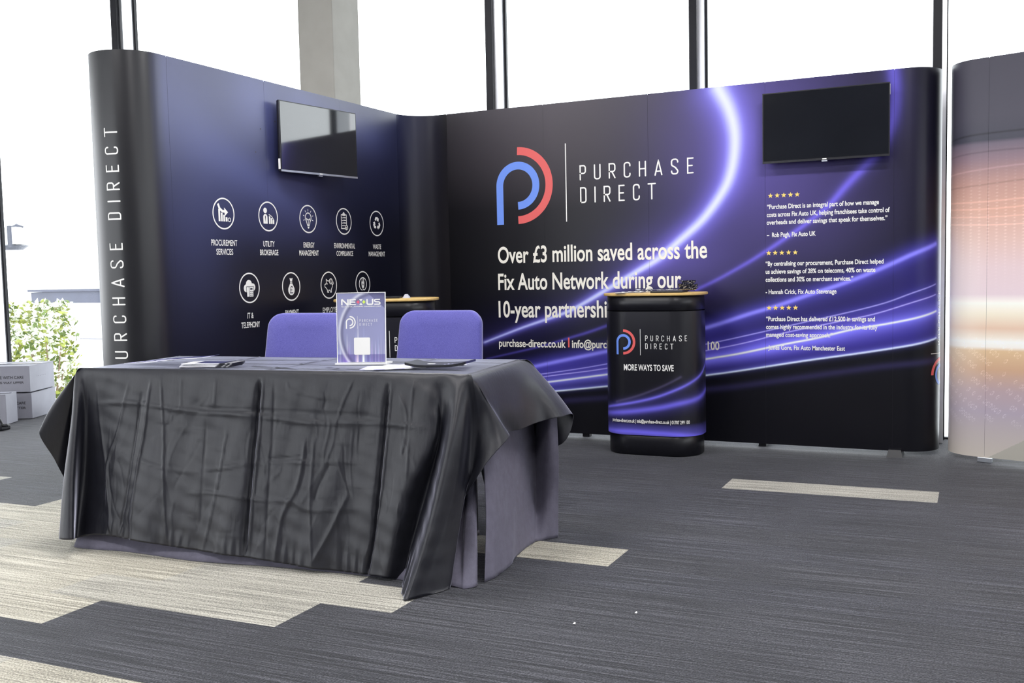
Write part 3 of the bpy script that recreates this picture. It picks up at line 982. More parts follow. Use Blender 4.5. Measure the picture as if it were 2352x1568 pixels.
def icon_clip(m, r):
    m.line([(-.34, .50), (-.34, -.55), (.10, -.55)], .07); m.line([(-.34, .50), (.34, .50), (.34, -.22)], .07)
    m.rect(-.18, .42, .18, .60); m.disc(0, .62, .09)
    for y in (.28, .08, -.12, -.32): m.line([(-.24, y), (-.16, y - .03)], .06); m.line([(-.06, y), (.26 if y > -.2 else .04, y)], .08)
    m.ring(.30, -.46, .17, .07); m.line([(.22, -.46), (.28, -.53), (.39, -.38)], .06)
    return m


def icon_recycle(m, r):
    V3 = [np.array([math.cos(math.radians(q)), math.sin(math.radians(q))]) * .60 for q in (90, -30, 210)]
    for k in range(3):
        A, B, C3 = V3[k - 1], V3[k], V3[(k + 1) % 3]
        p = [A + (B - A) * .60, A + (B - A) * .80, B + (C3 - B) * .20, B + (C3 - B) * .30]
        m.line(p, .19, False)
        d = (C3 - B) / np.linalg.norm(C3 - B); nrm = np.array([-d[1], d[0]]); q = B + (C3 - B) * .29
        m.poly([q + nrm * .20, q + d * .22, q - nrm * .20])
    return m


def icon_cloud(m, r):
    m.disc(-.30, -.02, .27); m.disc(-.05, .24, .30); m.disc(.32, .04, .26); m.rect(-.32, -.28, .34, .06)
    m.rect(-.26, -.58, -.06, .04); m.rect(-.02, -.58, .36, .04)
    return m


def icon_bag(m, r):
    m.fan((0, -.2), [(-.12, .22)] + arc(0, -.24, .36, 160, 380, 30, .38) + [(.12, .22)])
    m.rect(-.12, .26, .12, .33); m.poly([(-.10, .36), (.10, .36), (.18, .62), (.06, .55), (0, .62), (-.06, .55), (-.18, .62)])
    return m


def icon_pig(m, r):
    P = [(-.36, .10), (-.50, .06), (-.50, -.12), (-.36, -.20), (-.22, -.34), (-.20, -.52), (-.06, -.52), (-.06, -.38), (.14, -.38), (.16, -.52), (.30, -.52), (.30, -.30), (.42, -.12), (.42, .10)]
    m.line(P, .065); m.line([(-.36, .10), (-.30, .22), (-.32, .44), (-.14, .32), (.04, .32)], .065); m.ring(.26, .28, .19, .065)
    m.line([(.24, .20), (.32, .20)], .04); m.line([(.27, .20), (.27, .34), (.32, .36)], .04); m.disc(-.22, .10, .05); m.line([(.44, .0), (.56, .10), (.54, .24)], .05)
    return m


def icon_plug(m, r):
    m.line(arc(0, 0, .50, -75, 255, 50), .075); m.rect(-.20, -.02, .20, .20); m.poly([(-.20, 0), (.20, 0), (.15, -.30), (-.15, -.30)])
    m.line([(-.11, .2), (-.11, .42)], .08); m.line([(.11, .2), (.11, .42)], .08); m.line([(0, -.28), (0, -.42), (.13, -.48)], .07)
    return m


icons1 = [(513.1, 489.8), (615.6, 496.5), (707.5, 503), (789.5, 508.6), (864.9, 513.7)]
icons2 = [(572.7, 659.9), (668.7, 657.7), (755.1, 654.6), (833.2, 653)]
zi1 = np.mean([PW.hit(*p)[1] for p in icons1]); zi2 = np.mean([PW.hit(*p)[1] for p in icons2])
IR = (PW.hit(513.1, 489.8 - 36.4)[1] - PW.hit(513.1, 489.8 + 36.4)[1]) / 2
icon_objs = []
names = [icon_chart, icon_broker, icon_bulb, icon_clip, icon_recycle, icon_cloud, icon_bag, icon_pig, icon_plug]
for j, p in enumerate(icons1 + icons2):
    s0 = PW.hit(*p)[0]; z = zi1 if j < 5 else zi2
    m = M2(); m.ring(0, 0, .955, .09, n=64); g = M2(); names[j](g, 1); g.xf(lambda x, y: (x * .98, y * .98)); m.add((g.v, g.f, [q + 1 for q in g.l]))
    m.xf(lambda x, y: (x * IR, y * IR))
    ic = PW.decal('service_icon', m, M_WHITE_INK, stand, s0, z, off=.0013)
    icon_objs.append(ic)
    dk = M2()
    if j == 5:
        dk.line([(-.30, -.64), (-.30, .08), (-.05, .08), (-.05, -.64)], .035); dk.line([(-.05, .08), (.40, .08), (.40, -.64)], .035); dk.rect(.05, -.12, .28, -.02)
        for yy in (-.24, -.36, -.48):
            for xx in (.05, .15, .25): dk.rect(xx - .03, yy - .03, xx + .03, yy + .03)
    if j == 6:
        dk.line([(.14, -.08)] + arc(.04, -.10, .10, 20, 180, 10) + [(-.06, -.34), (-.12, -.44), (.15, -.44)], .06); dk.line([(-.13, -.24), (.08, -.24)], .05)
    if j == 1: dk.poly([(-.30, .06), (-.26, -.02), (-.30, -.40), (-.34, -.02)])
    if j == 8: dk.poly([(.04, .14), (-.10, -.06), (0, -.06), (-.04, -.22), (.10, 0), (0, 0)])
    if dk.v:
        dk.xf(lambda x, y: (x * IR, y * IR)); PW.decal('icon_cutout', dk, M_NAVY_INK, ic, s0, z, off=.0019)
capz = [('PROCUREMENT', (113, 600), (380, 600), 0, 0), ('SERVICES', (165, 693), (337, 693), 0, 1), ('UTILITY', (648, 612), (765, 612), 1, 0), ('BROKERAGE', (615, 701), (803, 701), 1, 1),
        ('ENERGY', (1062, 625), (1175, 625), 2, 0), ('MANAGEMENT', (1018, 708), (1218, 708), 2, 1), ('ENVIRONMENTAL', (1378, 635), (1592, 635), 3, 0), ('COMPLIANCE', (1402, 715), (1572, 715), 3, 1),
        ('WASTE', (1776, 643), (1860, 643), 4, 0), ('MANAGEMENT', (1733, 720), (1900, 720), 4, 1), ('IT &', (485, 1348), (548, 1348), 5, 2), ('TELEPHONY', (422, 1444), (614, 1440), 5, 3),
        ('PAYMENT', (876, 1322), (1013, 1318), 6, 2), ('EMPLOYEE', (1260, 1293), (1420, 1285), 7, 2)]
zc = [PW.hit(*c3(246, 600))[1], PW.hit(*c3(250, 693))[1], PW.hit(*c3(516, 1347))[1], PW.hit(*c3(518, 1442))[1]]
ccap = PW.hit(*c3(113, 540))[1] - PW.hit(*c3(113, 600))[1]
group = {}
for txt, pl, pr, k, zi in capz:
    a = PW.hit(*c3(*pl)); b = PW.hit(*c3(*pr))
    m = text2(txt, b[0] - a[0], ccap, .012); m.xf(lambda x, y, s0=a[0], z=zc[zi]: (x + s0, y + z))
    group.setdefault(k, M2()).add((m.v, m.f))
for k, m in group.items(): PW.decal('icon_caption', m, M_WHITE_INK, icon_objs[k], off=.0013)
# two small screw marks on the left wall beside the screen
for px in ((598, 296), (587, 349), (631, 279)):
    q = PW.hit(*px); PW.decal('panel_eyelet', M2().disc(0, 0, .005), M_GREY_INK, stand, q[0], q[1])

# ================================================================== TWO WALL SCREENS
def screen(label, corner_px, base_p, n, depth, mat, wall, strip=False):
    """flat television: face plane through base_p with normal n (towards the viewer)"""
    n = np.array(n, float); right = np.array([-n[1], n[0], 0.])
    P = [on_plane(x, y, base_p, n) for x, y in corner_px]       # tl, tr, br, bl
    ctr = sum(P) / 4; wv = (((P[1] - P[0]) + (P[2] - P[3])) @ right) / 2; hv = (P[0][2] + P[1][2] - P[2][2] - P[3][2]) / 2
    def q(x, y, d): return ctr + right * x + np.array([0, 0, 1.]) * y - n * d
    def slab(x0, x1, y0, y1, d0, d1):
        v = [q(x, y, d) for d in (d0, d1) for x, y in ((x0, y0), (x1, y0), (x1, y1), (x0, y1))]
        return v, [(0, 1, 2, 3), (7, 6, 5, 4), (0, 4, 5, 1), (1, 5, 6, 2), (2, 6, 7, 3), (3, 7, 4, 0)]
    wall_pt = q(0, 0, wall)
    t = thing('wall_television', label, 'television', q(0, -hv / 2, wall))
    hw, hh = wv / 2, hv / 2
    MB().add(*slab(-hw, hw, -hh, hh, .0015, .012)).build('bezel', M_BEZEL, t)
    MB().add(*slab(-hw + .006, hw - .006, -hh + .014, hh - .006, -.0005, .0014)).build('screen', mat, t)
    MB().add(*slab(-hw + .002, hw - .002, -hh + .002, hh - .002, .0122, .022)).add(*slab(-hw * .72, hw * .72, -hh + .004, hh * .45, .0222, depth)).build('back_shell', M_PLASTIC_BLACK, t)
    MB().add(*slab(-.05, .05, -.10, .10, depth + .0005, wall - .002)).build('wall_mount', M_BLACK_METAL, t)
    if strip: MB().add(*slab(-hw + .001, hw - .001, -hh + .0005, -hh + .012, -.001, .0012)).build('bezel_strip', M_ALU, t)
    MB().add(*slab(-.016, .016, -hh - .008, -hh, .003, .014)).build('sensor_tab', M_ALU, t)
    b2 = MB().add(*slab(-.012, .012, -hh + .004, -hh + .010, -.0011, -.0004)); b2.build('maker_badge', M_WHITE_INK, t)
    return t, q, hw, hh


tvl, qL, hwL, hhL = screen('glossy black television on the left display wall above the icons', [(641.5, 222), (819.5, 267), (819.5, 416), (644, 387)], (XL + .065, YB - 1.48, 0), (math.cos(math.radians(8)), -math.sin(math.radians(8)), 0), .05, M_SCREEN, .105, True)
tvr, qR, hwR, hhR = screen('matt black television on the right end of the long display wall above the quotes', [(1751, 215), (2045, 188), (2043, 357), (1751, 377)], (0, YB - .085, 0), (0, -1, 0), .055, M_SCREEN_MATT, .085)
for t, q, hw, hh, sx, y0 in ((tvl, qL, hwL, hhL, -1, -hhL * .98), (tvr, qR, hwR, hhR, 1, hhR * .62)):
    v = [q(sx * (hw + .0008), y, d) for d in (.004, .020) for y in (y0 + .01, y0 + .07)]
    w2 = [q(sx * (hw + .0001), y, d) for d in (.004, .020) for y in (y0 + .01, y0 + .07)]
    MB().add(v + w2, [(0, 1, 3, 2), (4, 5, 7, 6), (0, 1, 5, 4), (2, 3, 7, 6), (0, 2, 6, 4), (1, 3, 7, 5)]).build('side_sticker', M_WHITE_INK, t)

# ================================================================== NEIGHBOURING STAND (sunset colours, right edge)
n1 = on_z(2273, 130.5, 2.25); n2 = on_z(2352, 118.5, 2.25)
ne = (n2 - n1)[:2]; ne /= np.linalg.norm(ne); nn_ = np.array([ne[1], -ne[0]])
NR = 0.19
base = n1[:2] - ne * 0.06
cN = base - nn_ * NR
ang0 = math.atan2(nn_[1], nn_[0])
pts = [cN + NR * np.array([math.cos(ang0 - a), math.sin(ang0 - a)]) for a in np.linspace(math.pi, 0, 61)[:-1]]
pts += seg(base, base + ne * 2.3, 60) + [base + ne * 2.3]
PN = Prof(pts)
SN = math.pi * NR + 0.06


def sunset_art(U, Z):
    # colour bands read downwards along the print
    zs = [0.0, 0.17, 0.29, 0.41, 0.53, 0.635, 0.655, 0.685, 0.71, 0.76, 0.84, 0.90, 0.95, 1.10, 1.25, 1.41, 1.56, 1.70, 1.78, 1.80, 1.93, 2.3]
    rgb = [(200, 192, 180), (188, 178, 178), (178, 166, 180), (186, 164, 168), (206, 168, 138), (222, 190, 150), (246, 240, 232), (252, 248, 242), (240, 228, 212), (228, 196, 172), (242, 232, 210), (250, 246, 236), (226, 206, 212), (224, 200, 202), (220, 186, 176), (212, 166, 148), (186, 146, 136), (136, 114, 124), (108, 98, 112), (66, 66, 78), (72, 70, 82), (62, 60, 72)]
    L = np.array([srgb(*c) for c in rgb]) * 1.04
    C = np.stack([np.interp(Z, zs, L[:, i]) for i in range(3)], 1)
    k = np.clip((SN + .02 - U) / .35, 0, 1)[:, None]
    wq = k * (.55 * np.exp(-((Z - .85) / .50) ** 4))[:, None]
    C = C * (1 - wq) + np.array(srgb(246, 242, 236)) * wq
    # pale wedge at the foot of the flat panel
    w = Z - (0.02 + np.minimum((U - SN) * 0.62, .34))
    m = (w < 0) & (U > SN)
    C[m] = np.array(srgb(186, 182, 172)) * .9
    # fine dark and pale contour lines
    for z0, sl, wd, c in ((1.83, .06, .005, -.5), (1.73, .02, .004, -.3), (1.64, .03, .004, .35), (1.56, .02, .004, -.25), (1.47, .0, .004, .3), (1.43, .0, .004, .25), (1.385, .0, .003, .25), (1.34, .0, .003, .3)):
        d = Z - z0 - sl * (U - SN) - .008 * np.sin(U * 7 + z0 * 9)
        C *= (1 + c * np.exp(-(d / wd) ** 2))[:, None]
    # rows of pale dots
    du = ((U * 22) % 1) - .5; dz = ((Z * 55 + np.floor(U * 22) * .37) % 1) - .5
    dots = np.exp(-((du / .12) ** 2 + (dz / .16) ** 2)) * np.exp(-(((Z - 1.35) / .24) ** 2)) * np.clip((U - SN + .28) / .2, 0, 1)
    C += dots[:, None] * .20
    # scribbled digits running down to the right in the mauve part
    e1 = (U - SN) * .72 + Z; e2 = (U - SN) - Z * .75
    cell = np.floor(e1 * 13); a_ = ((e1 * 13) % 1) - .5; b_ = ((e2 * 44) % 1) - .5
    hsh = np.mod(np.sin(cell * 12.9 + np.floor(e2 * 44) * 78.2) * 43758.5, 1)
    ringd = np.abs(np.hypot(a_ / .26, b_ / .42) - .75)
    dig = np.exp(-(ringd / .11) ** 2) * (hsh > .42) * np.clip((.74 - Z) / .1, 0, 1) * np.clip((Z - .20) / .06, 0, 1) * (~m) * np.clip((U - SN + .42) / .3, 0, 1)
    C += dig[:, None] * .20
    return C


nb = thing('display_stand', 'curved pop-up display wall in sunset orange and mauve at the right edge', 'display stand', (base[0], base[1], 0))
for a, b in ((.02, SN), (SN, SN + .75), (SN + .75, SN + 1.5), (SN + 1.5, PN.s[-1])):
    PN.panel('graphic_panel', a + G, b - G, 0.03, 2.25, (.0045 if a < SN + .1 else .012), M_PANEL, nb, sunset_art)
for s_ in (SN, SN + .75, SN + 1.5):
    mag_strip(PN, s_, nb, .035, 2.245)
    fr = MB(); fr.tube([PN.at(s_, .04, -.016), PN.at(s_, 2.24, -.016)], .010, 8); fr.tube([PN.at(s_, .04, -.30), PN.at(s_, 2.24, -.30)], .010, 8)
    fr.tube([PN.at(s_, 2.24, -.016), PN.at(s_, 2.24, -.30)], .008, 8); fr.build('frame_pole', M_ALU, nb)
p = PN.at(SN, 0, -.012)
MB().box((p[0], p[1], .0155), (.075, .035, .029), math.atan2(ne[1], ne[0]), .003).build('foot', M_ALU, nb)
p = PN.at(SN + 1.5, 0, -.012); MB().box((p[0], p[1], .0155), (.075, .035, .029), math.atan2(ne[1], ne[0]), .003).build('foot', M_ALU, nb)

# ================================================================== PROMOTION COUNTERS
CW, CD_, CRAD = 0.600, 0.38, 0.17
CZ0, CZ1, CZ2, CZ3 = 0.125, 0.875, 0.968, 0.985


def counter_profile(cx, cy, rz, w=CW, d=CD_, r=CRAD):
    """open profile round the front, starting at the back, front face towards -y before rotation; s measured from the start"""
    P = rounded_rect(cx, cy, w, d, r, rz, 14)
    # rounded_rect starts at front right corner going anticlockwise; roll so that it starts at the back centre and runs left -> front -> right
    n = len(P); k = int(n * 0.5)
    bx = np.array([cx - math.sin(rz) * d / 2, cy + math.cos(rz) * d / 2])
    i0 = int(np.argmin(np.linalg.norm(P[n // 4:3 * n // 4] - bx, axis=1))) + n // 4
    Q = np.roll(P, -i0 - 1, axis=0)
    dense = []
    for i in range(n - 1): dense += seg(Q[i], Q[i + 1], 6 if np.linalg.norm(Q[i + 1] - Q[i]) > .03 else 2)
    dense.append(Q[-1])
    return Prof(dense), P


def counter(label, cx, cy, rz, lines):
    t = thing('promotion_counter', label, 'counter', (cx, cy, 0))
    pr, P = counter_profile(cx, cy, rz)
    sm = pr.s[-1] / 2
    MB().prism(rounded_rect(cx, cy, CW - .022, CD_ - .022, CRAD - .011, rz, 12), 0, CZ0 + .01, .006).build('base', M_PLASTIC_BLACK, t, True)
    MB().prism(rounded_rect(cx, cy, CW - .008, CD_ - .008, CRAD - .004, rz, 12), CZ1 + .003, CZ2 - .001, .004).build('top_ring', M_PLASTIC_BLACK, t, True)
    MB().prism(rounded_rect(cx, cy, CW - .03, CD_ - .03, CRAD - .015, rz, 12), CZ0 - .005, CZ1 + .01).build('inner_drum', M_BLACK_METAL, t, True)
    MB().prism(rounded_rect(cx, cy, CW + .035, CD_ + .03, CRAD + .015, rz, 12), CZ2, CZ3, .004).build('worktop', M_BEECH, t)

    def art(U, Z):
        x = U - sm; C = np.zeros((len(U), 3)) + np.array([0.0085, 0.0085, 0.0125])
        for L, wc, cc in lines:
            d, tt = polyline_dist(x, Z, L)
            C += np.exp(-(d / wc) ** 2)[:, None] * np.array(cc) + np.exp(-(d / (wc * 2.6)) ** 1.5)[:, None] * np.array(cc) * .28
        k = np.clip((CZ0 + .075 - Z) / .06, 0, 1) ** .8
        C += k[:, None] * np.array([.075, .065, .36])
        return C
    pr.panel('printed_wrap', .012, pr.s[-1] - .012, CZ0, CZ1, .006, M_WRAP, t, art)
    return t, pr, sm


# the free-standing counter
RC1 = math.radians(1.5)
C1 = np.array([-1.815, 5.655 + CD_ / 2])
pr0, _ = counter_profile(C1[0], C1[1], RC1); sm0 = pr0.s[-1] / 2
k1 = lambda x, y: (1360 + x / 3.5625, 630 + y / 3.5625)
def cpx(l): return catmull(np.array([(lambda h: (h[0] - sm0, h[1]))(pr0.hit(*k1(x, y))) for x, y in l]), 5)
clines = [(cpx([(135, 1080), (260, 1060), (400, 1035), (530, 1003), (650, 960), (800, 890), (890, 815), (935, 700)]), .0075, (.14, .12, .62)),
          (cpx([(130, 1128), (260, 1125), (400, 1112), (560, 1090), (700, 1060), (850, 1020), (938, 930)]), .016, (.12, .10, .58)),
          (cpx([(140, 1265), (300, 1282), (500, 1297), (700, 1312), (930, 1318)]), .014, (.08, .065, .42)),
          (cpx([(200, 1040), (350, 1000), (480, 955), (600, 905), (725, 840)]), .006, (.040, .034, .075))]
cnt, prc, smc = counter('black promotion counter with beech top standing free before the long display wall', C1[0], C1[1], RC1, clines)


def counter_logo(t, prof, ctr, R, ptl, sc):
    bm_, rm_ = logo_mark(R)
    prof.decal('logo_stem', bm_, M_BLUE_INK, t, ctr[0], ctr[1], off=.0016); prof.decal('logo_arc', rm_, M_RED_INK, t, ctr[0], ctr[1], off=.0016)
    prof.decal('logo_divider', M2().rect(-R * .018, -R * 1.03, R * .018, R * 1.03), M_WHITE_INK, t, ctr[0] + R * 1.40, ctr[1], off=.0016)
    for txt, dy in (('PURCHASE', .08), ('DIRECT', -.54)):
        m, wd = stroke_text(txt, R * .44, .54, .095)
        prof.decal('logo_lettering', m, M_WHITE_INK, t, ctr[0] + R * 1.80, ctr[1] + R * dy, off=.0018)


lc1 = prc.hit(*k1(255, 552)); R1 = (prc.hit(*k1(255, 448))[1] - prc.hit(*k1(255, 654))[1]) / 2
counter_logo(cnt, prc, lc1, R1, None, 1)
a = prc.hit(*k1(262, 785)); b = prc.hit(*k1(668, 788)); cap = prc.hit(*k1(400, 738))[1] - prc.hit(*k1(400, 786))[1]
prc.decal('slogan', text2('MORE WAYS TO SAVE', b[0] - a[0], cap, .022), M_WHITE_INK, cnt, a[0], (a[1] + b[1]) / 2, off=.0035)
a = prc.hit(*k1(172, 1205)); b = prc.hit(*k1(797, 1222)); 
M = M2(); m = text2('purchase-direct.co.uk | info@purchase-direct.co.uk | 01707 299 100', b[0] - a[0], .0205, .02)
prc.decal('contact_text', m, M_WHITE_INK, cnt, a[0], prc.hit(*k1(500, 1218))[1], off=.003)

# the counter tucked into the corner of the stand, behind the chairs
c2c = on_z(888, 690, CZ2); dd = c2c[:2] / np.linalg.norm(c2c[:2])
c2pos = dd * (5.98 / (dd @ np.array([CD[0], CD[1]]) / np.linalg.norm(CD[:2])))
RC2 = math.radians(25)
c2lines = [(np.array([(x, z) for x, z in l[0]]), l[1], l[2]) for l in clines]
cnt2, prc2, smc2 = counter('black promotion counter with beech top in the inner corner, half hidden behind the chairs', c2pos[0], c2pos[1], RC2, c2lines)
lp = prc2.hit(895, 790); R2 = R1
counter_logo(cnt2, prc2, (lp[0] - R2 * 1.40, lp[1]), R2, None, 1)

# ---- things on the free-standing counter
C1E = np.array([math.cos(RC1), math.sin(RC1), 0]); C1N = np.array([-math.sin(RC1), math.cos(RC1), 0])
M_NAVY = mat_plain('navy_ribbon', srgb(14, 16, 48), 0.6, noise=.2, nscale=200)
kz = lambda x, y: on_z(1360 + x / 7.84, 640 + y / 7.84, CZ3)


def ribbon(mb, mk, pts, w, marks=True, th=.0012):
    P = catmull(np.array(pts), 10); n = len(P)
    vs = []
    for i in range(n):
        t = P[min(i + 1, n - 1)] - P[max(i - 1, 0)]; t /= np.linalg.norm(t) + 1e-9
        tilt = .55 + .35 * math.sin(i * .35)
        side = np.cross(t, [0, 0, 1.]); side /= np.linalg.norm(side) + 1e-9
        up = np.cross(side, t)
        a = side * math.cos(tilt) + up * math.sin(tilt); b = np.cross(t, a)
        vs += [P[i] - a * w / 2, P[i] + a * w / 2, P[i] + a * w / 2 + b * th, P[i] - a * w / 2 + b * th]
    fs = []
    for i in range(n - 1):
        for k in range(4):
            fs.append((4 * i + k, 4 * i + (k + 1) % 4, 4 * i + 4 + (k + 1) % 4, 4 * i + 4 + k))
    fs += [(0, 1, 2, 3), (4 * n - 1, 4 * n - 2, 4 * n - 3, 4 * n - 4)]
    mb.add(vs, fs)
    if marks:
        for i in range(1, n - 2, 2):
            for sgn in (1, -1):
                q = P[i]; t = P[i + 1] - P[i]; t /= np.linalg.norm(t) + 1e-9
                tilt = .55 + .35 * math.sin(i * .35); side = np.cross(t, [0, 0, 1.]); side /= np.linalg.norm(side) + 1e-9
                up = np.cross(side, t); a = side * math.cos(tilt) + up * math.sin(tilt); b = np.cross(t, a)
                o_ = b * (th + .0005) if sgn > 0 else -b * .0005
                s2 = w * .20; L_ = .0036
                c_ = q + a * w * .12 * math.sin(i * 2.1)
                mk.add([c_ - a * s2 + o_ - t * L_ * .4, c_ + a * s2 + o_ - t * L_, c_ + a * s2 * .8 + o_ + t * L_ * .3, c_ - a * s2 + o_ + t * L_], [(0, 1, 2, 3)])


heap = kz(1740, 232)
lan_specs = [(0.0, 0.046, .022, 'navy lanyard with white print, heaped highest at the right end of the counter top'),
             (-.022, .042, .016, 'navy lanyard with white print trailing left across the counter top'),
             (.014, .040, .012, 'navy lanyard with white print coiled at the foot of the heap')]
for j, (ox, rr, zz, lab) in enumerate(lan_specs):
    c0 = heap + C1E * ox
    t = thing('lanyard', lab, 'lanyard', (c0[0], c0[1], CZ3), 'lanyards on the counter')
    mb = MB(); mk = MB(); rnd = random.Random(j + 3)
    pts = []
    for k in range(40):
        a_ = k * .95 + j; r2 = rr * (.25 + .75 * rnd.random())
        zc_ = CZ3 + .013 + (zz + .030) * (0.5 + .5 * math.sin(k * .8 + j)) * (1.0 if j == 0 else .7)
        pts.append(c0 + C1E * (math.cos(a_) * r2) + C1N * (math.sin(a_) * r2 * .8) + np.array([0, 0, zc_ - CZ3]))
    if j == 1:
        L = kz(880, 232)
        for k in range(8):
            f_ = (k + 1) / 8; q = c0 * (1 - f_) + L * f_; pts.append(q + C1N * .012 * math.sin(k * 1.7) + np.array([0, 0, .016 - .006 * f_]))
    ribbon(mb, mk, pts, .018)
    mb.build('strap', M_NAVY, t); mk.build('printed_marks', M_WHITE_INK, t)
    if j == 1:
        e_ = pts[-1]; MB().tube([e_, e_ - C1E * .02, e_ - C1E * .035], [.004, .006, .003], 8).build('clip', M_ALU, t)
n0 = kz(1335, 252) ; n0[2] = CZ3
tb = MB().box((n0[0], n0[1] + .06, CZ3 + .0065), (.20, .13, .012), RC1, .003).build('notebook', M_PLASTIC_BLACK)
tag(tb, 'thin black notebook under the lanyards on the counter top', 'notebook')
M_CLEAR = mat_plain('clear_plastic', (.80, .80, .82), .12, trans=.55, noise=.03, nscale=30)
bad = [(470, 268, .2, 'clear badge wallet lying nearest the left end of the counter top'), (590, 262, -.25, 'clear badge wallet second from the left end of the counter top'), (700, 256, .4, 'clear badge wallet with shiny edge, middle of the counter top'), (800, 254, -.1, 'clear badge wallet touching the lanyard strap on the counter top')]
for x, y, a_, lab in bad:
    q = kz(x, y)
    t = thing('badge_holder', lab, 'badge holder', (q[0], q[1] + .05, CZ3), 'badge holders on the counter')
    c_ = np.array([q[0], q[1] + .05])
    MB().box((c_[0], c_[1], CZ3 + .0035), (.062, .09, .004), RC1 + a_, .001).build('wallet', M_CLEAR, t)
    MB().box((c_[0], c_[1], CZ3 + .0062), (.046, .066, .001), RC1 + a_).build('name_card', mat_plain('card', srgb(215, 205, 195), .5, noise=.15, nscale=60), t)
    MB().tube([(c_[0] + .012 * math.cos(k * .7) , c_[1] + .045 + .01 * math.sin(k * .7), CZ3 + .007) for k in range(9)], .0018, 6).build('clip_ring', M_ALU, t)
# ---- things on the corner counter
q = on_z(905, 681.5, CZ3)
fo = MB().box((c2pos[0] + .0, c2pos[1] - .02, CZ3 + .006), (.20, .15, .011), RC2, .003).build('folder', M_PLASTIC_BLACK); tag(fo, 'flat dark folder lying on the corner counter', 'folder')
e2 = np.array([math.cos(RC2), math.sin(RC2)]); n2_ = np.array([-e2[1], e2[0]])
pc_ = c2pos + e2 * .125 + n2_ * -.02
tv = [(-.022, -.03, 0), (.022, -.03, 0), (.022, .03, 0), (-.022, .03, 0), (-.008, -.03, .022), (.004, -.03, .022), (.004, .03, .022), (-.008, .03, .022)]
V = [(pc_[0] + e2[0] * x + n2_[0] * y, pc_[1] + e2[1] * x + n2_[1] * y, CZ3 + .0005 + z) for x, y, z in tv]
tc_ = MB().add(V, [(0, 1, 2, 3), (4, 5, 6, 7), (0, 1, 5, 4), (1, 2, 6, 5), (2, 3, 7, 6), (3, 0, 4, 7)]).build('folded_card', mat_plain('pale_card', srgb(190, 196, 215), .5, noise=.05)); tag(tc_, 'small folded pale card beside the dark folder on the corner counter', 'card')

# ================================================================== TABLE, CLOTHS AND WHAT LIES ON THEM
TZ = 0.7475
FL_ = on_z(175, 850, TZ); FR2 = on_z(1085, 865, TZ)
TW = float(np.linalg.norm(FR2 - FL_)); TD = 0.665
EX = (FR2 - FL_) / TW; EY = np.array([-EX[1], EX[0], 0.])
TROT = math.atan2(EX[1], EX[0])


def T(a, b, z): p = FL_ + EX * a + EY * b; return np.array([p[0], p[1], z])


def TB(x, y, b): return on_plane(x, y, T(0, b, 0), EY)


def TA(x, y, a): return on_plane(x, y, T(a, 0, 0), EX)


def TF(p): v = np.asarray(p) - FL_; return np.array([v @ EX, v @ EY, p[2]])


table = thing('folding_table', 'long rectangular folding table under the black and grey cloths', 'table', T(TW / 2, TD / 2, 0))
c_ = T(TW / 2, TD / 2, TZ - .032)
MB().box(c_, (TW - .04, TD - .04, .035), TROT, .006).build('tabletop', mat_wood('laminate', (.42, .38, .33), (.50, .46, .40)), table)
M_STEEL = mat_plain('grey_steel', (.25, .25, .27), .4, metal=.7, noise=.05)
for a_ in (.22, TW - .22):
    for b_ in (.12, TD - .12):
        MB().tube([T(a_, b_, .006), T(a_, b_, TZ - .05)], .014, 10).tube([T(a_, b_, 0), T(a_, b_, .02)], .018, 10).build('leg', M_STEEL, table, True)
    MB().tube([T(a_, .12, .22), T(a_, TD - .12, .22)], .010, 8).build('leg_brace', M_STEEL, table, True)


